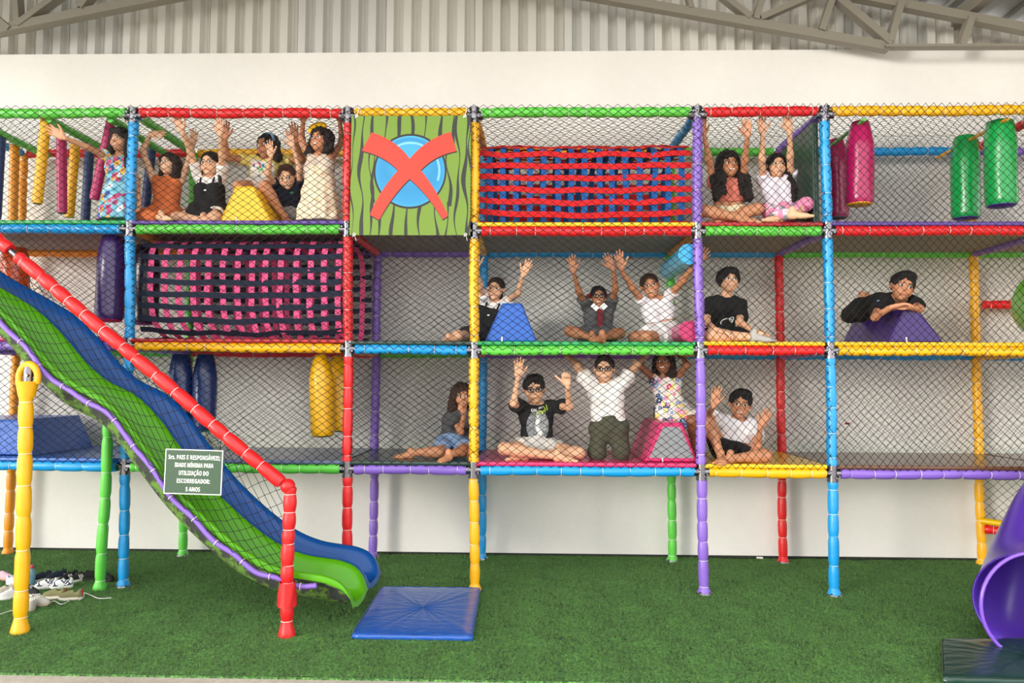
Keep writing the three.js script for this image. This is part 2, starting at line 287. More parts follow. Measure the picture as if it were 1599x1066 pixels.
{
  // metal clamp at each front joint
  const cl = merge([new THREE.CylinderGeometry(.041, .041, .13, 18), new THREE.CylinderGeometry(.036, .036, .15, 18).rotateZ(Math.PI / 2), new THREE.CylinderGeometry(.045, .045, .018, 18).translate(0, .058, 0), new THREE.CylinderGeometry(.045, .045, .018, 18).translate(0, -.058, 0), ...[[-.04, .02], [.04, -.02], [0, .035], [.012, -.03]].map(([x, y]) => new THREE.CylinderGeometry(.009, .009, .02, 6).rotateX(Math.PI / 2).translate(x, y, .041))]);
  for (let i = 0; i < 5; i++) for (let l = 1; l <= 4; l++) local('clamp', cl, M.steel, frame, F(i, l).clone().sub(frame.position).add(V(0, l === 4 ? -.025 : 0, 0)), 'bare metal clamp');
  const fl = merge([new THREE.CylinderGeometry(.062, .066, .012, 20), ...[0, 1, 2, 3].map(k => new THREE.CylinderGeometry(.008, .008, .012, 6).translate(Math.cos(k * 1.57 + .8) * .053, .01, Math.sin(k * 1.57 + .8) * .053))]);
  for (let i = 0; i < 5; i++) { local('base_flange', fl, M.steel, frame, F(i, 0).clone().sub(frame.position).setY(.006)); local('base_flange', fl, M.steel, frame, Bk(i, 0).sub(frame.position).setY(.006)); }
}

// ---------------------------------------------------------------- deck pads
const padMat = c => new THREE.MeshPhysicalMaterial({ color: C(c), roughness: .33, bumpMap: bumpSoft, bumpScale: .0015, clearcoat: .4, clearcoatRoughness: .25 });
const DK = { green: padMat('#12a052'), purple: padMat('#55398f'), yellow: padMat('#f7c400'), red: padMat('#b5141c'), dark: padMat('#1d3d35'), blue: padMat('#1f5fb5'), pink: padMat('#dd2468'), brown: padMat('#6a4630'), grey: padMat('#5c6a88') };
const DECKS = { 3: [['green', 'green'], ['purple', 'purple'], ['purple', 'purple'], ['yellow', 'yellow'], ['red', 'red'], ['purple', 'purple'], ['purple', 'purple']], 2: [['pink', 'pink'], ['red', 'red'], ['dark', 'dark green'], ['green', 'green'], ['yellow', 'yellow'], ['yellow', 'yellow'], ['yellow', 'yellow']], 1: [['blue', 'blue'], ['grey', 'slate blue'], ['dark', 'dark green'], ['pink', 'pink'], ['yellow', 'yellow'], ['brown', 'brown'], ['brown', 'brown']] };
const WHERE = { 3: 'top', 2: 'middle', 1: 'lowest' }, BAY = ['left of the leftmost blue post', 'between blue and red posts', 'between red and yellow posts', 'between yellow and lilac posts', 'between lilac and blue posts', 'right of the right blue post', 'at the far right edge'];
for (const l of [3, 2, 1]) DECKS[l].forEach(([m, name], k) => {
  const i = k - 1, x0 = i < 5 ? BX[i + 1] + .012 : 7.63, x1 = i < 5 ? BX[i + 2] - .012 : XR, y = (F(clamp(i, -1, 5), l).y + F(clamp(i + 1, -1, 5), l).y) / 2;
  const t = thing('deck_panel', `${name} vinyl deck pad of the ${WHERE[l]} floor ${BAY[k]}`, 'deck', V((x0 + x1) / 2, y + .038, -DEP / 2));
  const g = new THREE.BoxGeometry(x1 - x0, .032, DEP + .03, Math.round((x1 - x0) / .2), 1, 1); g.translate((x0 + x1) / 2, y + .054, -DEP / 2 + .02);
  const sh = new THREE.Shape(); const w = DEP + .06, h = .034; sh.moveTo(-w / 2 + .01, 0); sh.lineTo(w / 2 - .01, 0); sh.quadraticCurveTo(w / 2, 0, w / 2, h / 2); sh.quadraticCurveTo(w / 2, h, w / 2 - .01, h); sh.lineTo(-w / 2 + .01, h); sh.lineTo(-w / 2, h / 2); sh.closePath();
  const e = new THREE.ExtrudeGeometry(sh, { depth: x1 - x0, bevelEnabled: false, curveSegments: 5 }); e.rotateY(-Math.PI / 2); e.translate(x1, y + .037, -DEP / 2 + .005);
  part('pad', boxUV(e, 1.2), DK[m], t);
  part('plywood_base', box(x0 + .02, x1 - .02, y + .006, y + .036, -DEP + .05, -.06), M.board, t, 'bare grey plywood underside');
});

// ---------------------------------------------------------------- nets
// knotted diamond net over a surface s(u, v) -> point; nu, nv = cells across and up
function netGeo(s, nu, nv, r = .0024, jit = .12, knots = true) {
  const pos = [], P = new Map(), key = (i, j) => i * 4096 + j;
  const node = (i, j) => { const k = key(i, j); if (!P.has(k)) { let u = (i + (j % 2) / 2) / nu, v = j / (2 * nv); u += (rnd() - .5) * jit / nu; v += (rnd() - .5) * jit * .7 / nv; P.set(k, s(clamp(u, 0, 1), clamp(v, 0, 1))); } return P.get(k); };
  const tri = (a, b, c) => pos.push(a.x, a.y, a.z, b.x, b.y, b.z, c.x, c.y, c.z);
  const seg = (a, b) => {
    const [x, y] = frameOf(b.clone().sub(a)), A = [], B = [];
    for (let k = 0; k < 3; k++) { const t = k * 2.0944, o = x.clone().multiplyScalar(Math.cos(t) * r).addScaledVector(y, Math.sin(t) * r); A.push(a.clone().add(o)); B.push(b.clone().add(o)); }
    for (let k = 0; k < 3; k++) { const m = (k + 1) % 3; tri(A[k], A[m], B[k]); tri(A[m], B[m], B[k]); }
  };
  const knot = p => { const q = r * 1.7, e = [V(q, 0, 0), V(0, q, 0), V(-q, 0, 0), V(0, -q, 0)].map(d => d.add(p)), f = p.clone().add(V(0, 0, q)), b = p.clone().add(V(0, 0, -q)); for (let k = 0; k < 4; k++) { tri(e[k], e[(k + 1) % 4], f); tri(e[(k + 1) % 4], e[k], b); } };
  for (let j = 0; j <= 2 * nv; j++) for (let i = 0; i <= nu - (j % 2); i++) {
    const a = node(i, j); if (knots) knot(a);
    if (j < 2 * nv) { const o = j % 2; if (o) { seg(a, node(i, j + 1)); seg(a, node(i + 1, j + 1)); } else { if (i > 0) seg(a, node(i - 1, j + 1)); if (i < nu) seg(a, node(i, j + 1)); } }
  }
  const g = new THREE.BufferGeometry(); g.setAttribute('position', new THREE.Float32BufferAttribute(pos, 3)); g.computeVertexNormals(); return g;
}
function net(label, s, nu, nv, group, r) { const g = netGeo(s, nu, nv, r), p = s(.5, 0); g.translate(-p.x, -p.y, -p.z); const m = new THREE.Mesh(g, M.net); m.name = numbered('safety_net'); m.position.copy(p); m.castShadow = m.receiveShadow = true; scene.add(m); tag(m, label, 'net', group); return m; }
const NETS = [[3, 4, 'top'], [2, 3, 'middle'], [1, 2, 'lowest']];
for (const [l0, l1, nm] of NETS) for (let i = -1; i < 6; i++) {
  const A = F(i, l0), B = i < 5 ? F(i + 1, l0) : V(XR, LV[l0], 0), D = F(i, l1), E = i < 5 ? F(i + 1, l1) : V(XR, LV[l1], 0), low = l0 === 1, top = l0 === 3;
  const y0 = low ? .03 : top ? .0 : .0, y1 = top ? .05 : 0, zz = low ? .036 : .052, cw = i >= 3 ? .066 : .082, ch = i >= 3 ? .073 : .06, w = B.x - A.x, h = D.y + y1 - A.y - y0, ph = rr(0, 6);
  const s = (u, v) => { const a = A.clone().lerp(B, u), d = D.clone().lerp(E, u); a.y += y0; d.y += y1; const p = a.lerp(d, v), b = 4 * v * (1 - v); p.z = zz - .014 * b * (1 + Math.sin(u * 9 + ph)); p.x += .016 * Math.sin(v * 3.1 + ph) * Math.sin(u * Math.PI) ; p.y += .012 * Math.sin(u * 12.6 + ph) * b; return p; };
  net(`black knotted net across the front of the ${nm} storey ${BAY[i + 1]}`, s, Math.round(w / cw), Math.round(h / ch), 'front nets');
  const a = V(i < 5 ? BX[i + 1] : 7.6, LV[l0] + .04, -DEP - .01), b = V(i < 5 ? BX[i + 2] : XR, LV[l1] - .03, 0);
  net(`black net closing the back of the ${nm} storey ${BAY[i + 1]}`, (u, v) => V(lerp(a.x, b.x, u) + .02 * Math.sin(v * 5 + ph), lerp(a.y, b.y, v) + .015 * Math.sin(u * 11 + ph), a.z + .02 * Math.sin(u * 8 + v * 4)), Math.round((b.x - a.x) / .082), Math.round((b.y - a.y) / .064), 'back nets', .0017);
}
for (let i = -1; i < 6; i++) {
  const x0 = BX[i + 1], x1 = i < 5 ? BX[i + 2] : XR, ph = rr(0, 6);
  net(`black net stretched over the roof of the frame ${BAY[i + 1]}`, (u, v) => V(lerp(x0, x1, u) + .03 * Math.sin(v * 6 + ph), 4.03 - .05 * Math.sin(u * Math.PI) * Math.sin(v * Math.PI), lerp(0, -DEP, v) + .03 * Math.sin(u * 9 + ph)), Math.round((x1 - x0) / .085), 17, 'roof nets', .0019);
}

// ---------------------------------------------------------------- soft blocks with a trapezoid face
function block(label, px0, px1, py, pt0, pt1, pyt, z, mat, o = {}) {
  const a = at(px0, py, z), b = at(px1, py, z), c = at(pt1, pyt, z), d = at(pt0, pyt, z), y0 = o.floor ?? a.y, depth = o.depth ?? .92, e = .014;
  const t = thing('foam_block', label, 'foam block', V((a.x + b.x) / 2, y0, z - depth / 2), 'trapezoid foam blocks');
  const outline = k => { const P = [V(a.x + k, y0 + k, 0), V(b.x - k, y0 + k, 0), V(c.x - k * .7, c.y - k, 0), V(d.x + k * .7, c.y - k, 0)], s = new THREE.Shape(); s.moveTo(P[0].x, P[0].y); for (const q of [P[1], P[2], P[3]]) s.lineTo(q.x, q.y); s.closePath(); return s; };
  const g = new THREE.ExtrudeGeometry(outline(e), { depth: depth - 2 * e, bevelEnabled: true, bevelSize: e, bevelThickness: e, bevelSegments: 3 }); g.translate(0, 0, z - depth + e);
  part('body', boxUV(g, 2), mat, t, o.bodyLabel);
  if (o.face) { const f = new THREE.ExtrudeGeometry(outline(.035), { depth: .006, bevelEnabled: false }); f.translate(0, 0, z - .001); part('front_panel', boxUV(f, 2), o.face, t, o.faceLabel); }
  const q = [V(a.x + e, y0 + .01, z), V(d.x + e * .5, c.y - e, z), V(c.x - e * .5, c.y - e, z), V(b.x - e, y0 + .01, z)];
  for (let k = 0; k < 3; k++) part('seam', rod(q[k], q[k + 1], .0045, 6), o.seam ?? mat, t);
  const tg = at(lerp(px0, px1, .33), py - 6, z); part('label_tag', box(tg.x - .006, tg.x + .006, y0 + .004, y0 + .045, z, z + .004), M.tie, t, 'small white sewn tag');
  return t;
}
const blockMat = c => new THREE.MeshPhysicalMaterial({ color: C(c), roughness: .38, bumpMap: bumpSoft, bumpScale: .003, clearcoat: .3, clearcoatRoughness: .3 });
const dk = (l, i) => (F(i, l).y + F(i + 1, l).y) / 2 + .071;
block('yellow trapezoid foam block beside the children on the top floor', 342, 424, 349, 367, 396, 290, -.07, blockMat('#f8c503'), { floor: dk(3, 0) });
block('bright blue trapezoid foam block on the green middle floor', 757, 838, 534, 784, 815, 473, -.07, blockMat('#1d63c9'), { floor: dk(2, 2) });
block('dark purple trapezoid foam block on the middle floor under a lying boy', 1387, 1473, 537, 1412, 1431, 477.5, -.07, blockMat('#3d2175'), { floor: dk(2, 4), depth: .98 });
block('pink trapezoid foam block with a grey front on the lowest floor', 1007, 1090, 723, 1031, 1066, 660, -.06, blockMat('#d8226c'), { floor: dk(1, 2), face: blockMat('#8d9094'), faceLabel: 'grey vinyl front face with a pink border' });
block('large blue trapezoid foam block at the left edge of the lowest floor', -140, 52, 716, -90, 28, 655, -.12, blockMat('#2365c8'), { floor: dk(1, -1), depth: .9 });

// dark green partition pad standing beside the right blue post
{
  const x = F(4, 3).x - .075, t = thing('partition_pad', 'tall dark green padded partition beside the right blue post on the top floor', 'partition', V(x, dk(3, 3), -.35));
  const g = new THREE.BoxGeometry(.05, .86, .74, 1, 8, 6); g.translate(x, dk(3, 3) + .43, -.41); part('pad', boxUV(g, 2), blockMat('#123a28'), t);
  part('edge_seam', rod(V(x, dk(3, 3) + .01, -.035), V(x, dk(3, 3) + .85, -.035), .006, 6), M.darkGreen, t);
}

// ---------------------------------------------------------------- hanging bags and foam noodles
function bagGeo(a, b, r, o = {}) {
  const L = a.distanceTo(b), w = b.clone().sub(a).normalize(), [u, v] = frameOf(w), rings = [], NS = 22, ph = rr(0, 6), K = 26;
  for (let k = 0; k <= K; k++) {
    const t = k / K; let f = o.pinch ? lerp(o.pinch, 1, Math.min(1, Math.pow(t / .28, .7))) : 1; if (t > .965) f *= Math.sqrt(Math.max(0, 1 - ((t - .965) / .035) ** 2)) * .12 + .88; f *= 1 + (o.bulge ?? 0) * Math.sin(t * Math.PI);
    const c = a.clone().addScaledVector(w, t * L);
    rings.push(Array.from({ length: NS }, (_, j) => { const th = j / NS * 6.28319, wr = 1 + (o.wrinkle ?? .012) * (Math.sin(5 * th + 9 * t + ph) + Math.sin(8 * th - 21 * t + 2 * ph) * (1.3 - t)) + (o.pinch && t < .3 ? .05 * Math.sin(9 * th + ph) * (1 - t / .3) : 0); return c.clone().addScaledVector(u, Math.cos(th) * r * f * wr * (o.flat && t < .12 ? 1.05 : 1)).addScaledVector(v, Math.sin(th) * r * f * wr); }));
  }
  return loft(rings, true, false, [r * 12, L * 2]);
}
function bag(name, label, cat, top, bot, z, r, mat, capMat, group, o = {}) {
  const a = at(top[0], top[1], z), b = at(bot[0], bot[1], z + (o.dz ?? 0)), t = thing(name, label, cat, b, group), w = b.clone().sub(a).normalize();
  part('cover', bagGeo(a, b, r, o), mat, t);
  const cg = new THREE.SphereGeometry(r * .9, 18, 8); cg.scale(1, .16, 1); cg.applyQuaternion(new THREE.Quaternion().setFromUnitVectors(V(0, -1, 0), w)); cg.translate(b.x, b.y, b.z); part('end_cap', cg, capMat, t);
  const k = new THREE.TorusGeometry(r * (o.pinch ?? 1) * .95, .006, 5, 16); k.applyQuaternion(new THREE.Quaternion().setFromUnitVectors(V(0, 0, 1), w)); k.translate(a.x, a.y, a.z); part('top_hem', k, mat, t);
  return t;
}
const shiny = (c, r = .25) => new THREE.MeshPhysicalMaterial({ color: C(c), roughness: r, bumpMap: bumpWrinkle, bumpScale: .0022, clearcoat: .4, clearcoatRoughness: .2 });
const S = { mag: shiny('#b3125c'), green: shiny('#05a04a'), dpur: shiny('#3c1f66'), navy: shiny('#122f6b'), yel: shiny('#f6bb00', .35), or: shiny('#d9520f'), dkp: shiny('#1c1230') };
for (const [lab, a, b, z, m, cm] of [
  ['yellow foam noodle nearest the top left corner of the net', [72, 186], [58, 318], -.1, M.yellow, M.darkGreen], ['magenta foam noodle hanging straight behind the outstretched hand', [96, 214], [97, 333], -.36, M.magenta, M.darkGreen],
  ['yellow foam noodle behind the straight magenta one', [118, 224], [108, 339], -.6, M.yellow, M.yellow], ['navy foam noodle behind the swinging magenta one', [140, 232], [133, 347], -.9, M.navy, M.navy],
  ['magenta foam noodle swinging aslant beside the long haired girl', [174, 189], [147, 311], -.3, M.magenta, M.magenta], ['navy foam noodle right of the left blue post', [237, 230], [227, 330], -.85, M.navy, M.navy],
  ['amber foam noodle hanging far back near the left edge', [23, 228], [20, 347], -.75, M.orange, M.yellow], ['navy foam noodle cut by the left edge', [1, 216], [-6, 342], -.45, M.navy, M.navy]]) bag('foam_noodle', lab, 'foam noodle', a, b, z, .043, m, cm, 'foam noodles on the hanging bars', { wrinkle: .006 });
bag('punching_bag', 'near magenta punching bag with a yellow base at top right', 'punching bag', [1343, 192], [1342, 319], -.2, .116, S.mag, M.yellow, 'hanging punching bags', { pinch: .6 });
bag('punching_bag', 'magenta punching bag half hidden behind the right blue post', 'punching bag', [1306, 219], [1308, 340], -.75, .1, S.mag, M.board, 'hanging punching bags', { pinch: .62 });
bag('punching_bag', 'near green punching bag at the right edge of the top storey', 'punching bag', [1561, 191], [1564, 321], -.2, .125, S.green, M.deepPurple, 'hanging punching bags', { pinch: .8 });
bag('punching_bag', 'green punching bag hanging further back beside the near green one', 'punching bag', [1507, 215], [1508, 341], -.68, .122, S.green, M.deepPurple, 'hanging punching bags', { pinch: .75 });
bag('punching_bag', 'glossy dark purple punching bag left of the navy and pink webbing', 'punching bag', [177, 370], [170, 500], -.16, .118, S.dpur, M.magenta, 'hanging punching bags', { pinch: .7, dz: .03 });
bag('punching_bag', 'orange punching bag behind the top of the slide', 'punching bag', [24, 388], [22, 470], -.55, .125, S.or, M.red, 'hanging punching bags', { pinch: .7 });
bag('punching_bag', 'very dark purple punching bag seen through the pink webbing', 'punching bag', [230, 384], [226, 505], -.62, .12, S.dkp, M.deepPurple, 'hanging punching bags', { pinch: .75 });
bag('punching_bag', 'left one of two navy punching bags behind the red slide rail', 'punching bag', [283, 554], [281, 666], -.35, .1, S.navy, M.navy, 'hanging punching bags', { pinch: .7, bulge: .06 });
bag('punching_bag', 'right one of two navy punching bags behind the red slide rail', 'punching bag', [321, 554], [318, 672], -.35, .1, S.navy, M.deepGreen, 'hanging punching bags', { pinch: .62, bulge: .06 });
bag('punching_bag', 'front one of two yellow punching bags beside the red post', 'punching bag', [501, 554], [504, 680], -.2, .1, S.yel, M.darkGreen, 'hanging punching bags', { pinch: .45, bulge: .05 });
bag('punching_bag', 'rear yellow punching bag touching the red post', 'punching bag', [526, 556], [529, 672], -.5, .095, S.yel, M.darkGreen, 'hanging punching bags', { pinch: .4, bulge: .05 });

// soft rollers between the front and back lilac posts
function roller(label, a, r, mat, capMat) { const p = at(a[0], a[1], -.06), q = V(p.x, p.y, -DEP + .1), t = thing('soft_roller', label, 'roller', V(p.x, p.y, -.55), 'soft rollers'); part('cover', bagGeo(p, q, r, { wrinkle: .004 }), mat, t); const c = new THREE.CylinderGeometry(r, r, .012, 28); c.rotateX(Math.PI / 2); c.translate(p.x, p.y, p.z + .004); part('end_disc', c, capMat, t); const to = new THREE.TorusGeometry(r * .82, .0025, 5, 24); to.translate(p.x, p.y, p.z + .011); part('stitching', to, mat, t); }
roller('pale blue foam roller high beside the lilac post', [1075, 397], .088, padMat('#54b8dc'), padMat('#2fb4ea'));
roller('magenta foam roller low beside the lilac post', [1076, 517], .088, padMat('#c02a6c'), padMat('#cc1766'));

// ---------------------------------------------------------------- woven strap tunnels
function strapGeo(pts, nrm, w, th = .004) {
  const rings = pts.map((p, i) => { const d = pts[Math.min(i + 1, pts.length - 1)].clone().sub(pts[Math.max(i - 1, 0)]).normalize(), n = nrm[i], s = d.clone().cross(n).normalize(); return [[-w / 2, th / 2], [w / 2, th / 2], [w / 2, -th / 2], [-w / 2, -th / 2]].map(([x, y]) => p.clone().addScaledVector(s, x).addScaledVector(n, y)); });
  const g = loft(rings, true, true).toNonIndexed(); g.computeVertexNormals(); return g;
}
function tunnel(label, i, l, yA, yB, zF, zB, hMat, vMat, nh, nv, sk) {
  const x0 = F(i, l).x + .05, x1 = F(i + 1, l).x - .05, yb = F(i, l).y, t = thing('strap_tunnel', label, 'net tunnel', V((x0 + x1) / 2, yb, (zF + zB) / 2));
  const yc = yb + (yA + yB) / 2, hy = (yB - yA) / 2, zc = (zF + zB) / 2, hz = (zF - zB) / 2;
  // cross section: a rounded square; s runs round it, slack varies along the tunnel
  const sec = (s, x) => { const a = s * Math.PI * 2, c = Math.cos(a), q = Math.sin(a), f = Math.pow(Math.abs(c) ** 5 + Math.abs(q) ** 5, -1 / 5), sag = -.035 * Math.sin(Math.PI * (x - x0) / (x1 - x0)) * (.5 - .5 * q); return V(x, yc + hy * q * f + sag, zc + hz * c * f); };
  const nor = (s, x) => { const p = sec(s, x), n = V(0, (p.y - yc) / hy ** 2, (p.z - zc) / hz ** 2); const m = Math.max(Math.abs(n.y * hy), Math.abs(n.z * hz)); n.y = Math.sign(n.y) * Math.abs(n.y * hy / m) ** 5; n.z = Math.sign(n.z) * Math.abs(n.z * hz / m) ** 5; return n.normalize(); };
  const cum = [0]; for (let q = 0; q < 400; q++) cum.push(cum[q] + sec(q / 400, x0).distanceTo(sec((q + 1) / 400, x0)));
  const even = f => { const L = f * cum[400]; let q = 0; while (cum[q + 1] < L) q++; return (q + (L - cum[q]) / (cum[q + 1] - cum[q])) / 400; };   // equal spacing round the section
  for (let k = 0; k < nv; k++) {
    const x = lerp(x0 + .07, x1 - .06, k / (nv - 1)) + rr(-.008, .008), pts = [], nn = [], lean = sk * (1 - k / nv), j = rr(-.006, .006);
    for (let q = 0; q <= 44; q++) { const s = even(Math.min(.99999, q / 44)), p = sec(s, x), n = nor(s, x); p.x += lean * Math.pow(clamp((yc - p.y) / hy, 0, 1), 2) + j * Math.sin(q * .7); p.addScaledVector(n, .006 * Math.sin(q * 1.9 + k * Math.PI)); pts.push(p); nn.push(n); }
    part('strap', strapGeo(pts, nn, .05), vMat, t);
  }
  for (let k = 0; k < nh; k++) {
    const s = even((k + .5) / nh), pts = [], nn = [], ph = rr(0, 6), am = rr(.003, .009);
    for (let q = 0; q <= 56; q++) { const x = lerp(x0 - .02, x1 + .02, q / 56), p = sec(s, x), n = nor(s, x); p.y += am * Math.sin(q * .34 + ph); p.addScaledVector(n, .009 + .006 * Math.sin(q / 56 * (nv - 1) * Math.PI + k * Math.PI)); pts.push(p); nn.push(n); }
    part('strap', strapGeo(pts, nn, .048), hMat, t);
  }
}
const webbing = c => std(c, .8, { bumpMap: bumpFine, bumpScale: .001 });
tunnel('tunnel net woven of red and blue straps on the top floor', 2, 3, .08, .80, -.1, -1.0, webbing('#d8141d'), webbing('#0a57a0'), 29, 15, 0);
tunnel('tunnel net woven of navy and pink straps on the middle floor', 0, 2, .07, .95, -.08, -1.02, webbing('#0d1a33'), webbing('#e8568c'), 31, 14, .1);

// ---------------------------------------------------------------- painted banner
{
  const tex = canvasTex(1024, 1024, (g, w, h) => {
    g.fillStyle = '#6f8f2c'; g.fillRect(0, 0, w, h);
    for (let k = 0; k < 2600; k++) { g.fillStyle = `rgba(${60 + rnd() * 90},${80 + rnd() * 90},20,.05)`; g.fillRect(rnd() * w, rnd() * h, 14, 5); }
    g.fillStyle = '#262826';
    const wave = (x, wd, y0, y1, am, ph) => { g.beginPath(); const L = [], R = []; for (let y = y0; y <= y1; y += 16) { const o = am * Math.sin(y / 130 + ph) + am * .5 * Math.sin(y / 61 + ph * 2), q = wd * (.75 + .45 * Math.sin(y / 97 + ph * 3)); L.push([x + o - q / 2, y]); R.push([x + o + q / 2, y]); } [...L, ...R.reverse()].forEach(([a, b], i) => i ? g.lineTo(a, b) : g.moveTo(a, b)); g.fill(); };
    for (const [x, wd, ph] of [[12, 14, .4], [92, 30, 1.3], [176, 24, 2.1], [912, 22, 4.4], [985, 32, .8], [1024, 26, 3]]) wave(x, wd, -10, 1040, 16, ph);
    for (const [x, wd, ph] of [[288, 28, 1], [410, 28, 2.4], [512, 24, .2], [640, 26, 3.2], [780, 30, 4], [870, 26, 1.7]]) { wave(x, wd, -10, 250, 14, ph); wave(x - 40, wd, 740, 1040, 14, ph + 1); }
    wave(200, 22, 330, 760, 14, .5); wave(838, 28, 330, 780, 18, 2.2);
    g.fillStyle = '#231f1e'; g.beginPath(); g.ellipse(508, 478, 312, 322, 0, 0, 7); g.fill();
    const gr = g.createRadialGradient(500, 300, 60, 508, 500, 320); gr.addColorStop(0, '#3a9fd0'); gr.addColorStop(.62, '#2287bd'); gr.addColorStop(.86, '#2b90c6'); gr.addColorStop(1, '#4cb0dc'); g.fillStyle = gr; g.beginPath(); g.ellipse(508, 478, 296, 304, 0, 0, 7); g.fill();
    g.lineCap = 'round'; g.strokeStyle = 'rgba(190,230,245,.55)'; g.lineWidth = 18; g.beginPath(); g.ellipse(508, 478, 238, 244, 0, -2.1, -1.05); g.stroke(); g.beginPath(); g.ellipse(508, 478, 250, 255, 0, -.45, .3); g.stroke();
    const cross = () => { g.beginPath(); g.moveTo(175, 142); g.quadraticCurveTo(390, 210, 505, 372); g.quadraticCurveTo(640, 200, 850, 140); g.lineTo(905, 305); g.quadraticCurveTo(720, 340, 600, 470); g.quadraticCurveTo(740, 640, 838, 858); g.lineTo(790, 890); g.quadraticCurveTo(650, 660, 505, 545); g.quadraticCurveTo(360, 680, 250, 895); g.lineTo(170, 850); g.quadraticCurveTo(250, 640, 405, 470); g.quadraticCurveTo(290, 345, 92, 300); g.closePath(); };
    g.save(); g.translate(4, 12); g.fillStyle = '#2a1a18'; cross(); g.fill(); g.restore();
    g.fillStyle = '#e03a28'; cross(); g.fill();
  });
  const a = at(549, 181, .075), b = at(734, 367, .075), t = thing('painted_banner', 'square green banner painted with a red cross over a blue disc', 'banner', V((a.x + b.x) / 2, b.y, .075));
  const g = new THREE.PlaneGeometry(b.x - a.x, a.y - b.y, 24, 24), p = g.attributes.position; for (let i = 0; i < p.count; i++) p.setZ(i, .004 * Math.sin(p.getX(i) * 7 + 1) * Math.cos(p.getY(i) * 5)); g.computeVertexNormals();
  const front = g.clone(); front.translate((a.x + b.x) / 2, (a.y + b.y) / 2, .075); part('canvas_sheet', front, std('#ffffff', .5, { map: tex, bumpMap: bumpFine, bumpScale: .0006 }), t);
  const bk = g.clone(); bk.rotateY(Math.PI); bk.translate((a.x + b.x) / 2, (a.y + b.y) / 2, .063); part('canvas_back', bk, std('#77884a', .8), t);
  for (const [x, y] of [[557, 181], [726, 181], [553, 366], [727, 366]]) { const q = at(x, y, .08); const s = y < 300 ? 1 : -.6; part('lacing_cord', merge([rod(q, V(q.x + .012, q.y + .075 * s, .05), .003, 5), rod(q, V(q.x - .014, q.y - .02, .084), .003, 5), new THREE.TorusGeometry(.011, .003, 5, 12).translate(q.x, q.y, .08)]), M.tie, t, 'white cord'); }
}

// ---------------------------------------------------------------- double slide
const RIM = new THREE.CatmullRomCurve3([[-1.75, 2.98], [-1.45, 2.82], [-1.15, 2.62], [-.98, 2.52], [-.735, 2.39], [-.5, 2.25], [-.29, 2.06], [-.1, 1.85], [.07, 1.71], [.29, 1.60], [.475, 1.43], [.62, 1.245], [.88, .93], [1.17, .665], [1.4, .505], [1.6, .425], [1.9, .375], [2.0, .33], [2.06, .25], [2.075, .2]].map(([x, y]) => V(x, y, 0)), false, 'centripetal');
const rimPts = RIM.getSpacedPoints(110);
const rimY = x => { for (let i = 0; i < rimPts.length - 1; i++) if (x >= rimPts[i].x && x <= rimPts[i + 1].x) return lerp(rimPts[i].y, rimPts[i + 1].y, (x - rimPts[i].x) / (rimPts[i + 1].x - rimPts[i].x)); return rimPts[0].y; };
{
  // bed profile keeps below the rim and runs out flat
  const tanAt = i => rimPts[Math.min(i + 1, 110)].clone().sub(rimPts[Math.max(i - 1, 0)]).normalize();
  const sectionAt = (i, z, dn) => { const p = rimPts[i], t = tanAt(i), end = clamp((p.x - 1.75) / .3, 0, 1), n = V(-t.y, t.x, 0).lerp(V(0, 1, 0), end).normalize(), q = p.clone().addScaledVector(n, dn * lerp(1, clamp((p.y - .17) / .2, .12, 1), end)); q.z = z; return q; };
  function lane(label, z0, z1, mat, under, sub) {          // z0 near rim, z1 far rim
    const t = thing('slide', label, 'slide', V(.4, 0, (z0 + z1) / 2), 'two slide lanes side by side');
    const W = z0 - z1, prof = [[0, -.045], [-.004, -.012], [.012, 0], [.035, -.006], [.06, -.03], [.085, -.08], [.11, -.145], [.145, -.19], [.2, -.21], [W / 2, -.205], [W - .2, -.21], [W - .145, -.19], [W - .11, -.145], [W - .085, -.08], [W - .06, -.03], [W - .035, -.006], [W - .012, 0], [W + .004, -.012], [W, -.045]];
    part('chute', loft(rimPts.map((_, i) => prof.map(([dz, dn]) => sectionAt(i, z0 - dz, dn))), false), mat, t);
    const low = prof.map(([dz, dn]) => [clamp(dz, .012, W - .012), dn - .013]);
    part('underside', loft(rimPts.map((_, i) => low.map(([dz, dn]) => sectionAt(i, z0 - dz, dn))), false, false, [2, 9]), under, t, 'rough mottled glass fibre underside');
    const tipRing = prof.map(([dz, dn]) => sectionAt(110, z0 - dz, dn)), tl = tipRing.map(p => p.clone().add(V(.012, -.035, 0)));
    part('end_lip', loft([tipRing, tl], false), mat, t);
  }
  const gel = c => new THREE.MeshPhysicalMaterial({ color: C(c), roughness: .34, clearcoat: .12, clearcoatRoughness: .1, specularIntensity: .6, bumpMap: bumpSoft, bumpScale: .001 });
  const un = dataTex(256, (x, y, i) => { const v = clamp((N256[i] - .44) * 5, 0, 1), n = NF[i] * 30; return [lerp(44, 88, v) + n, lerp(46, 128, v) + n, lerp(44, 40, v) + n]; }, true);
  const under = std('#ffffff', .8, { map: un, bumpMap: bumpSoft, bumpScale: .004 });
  lane('glossy lime green slide lane on the near side', 1.09, .615, gel('#56a80a'), under);
  lane('glossy blue slide lane on the far side', .605, .13, gel('#084f9a'), under);
}
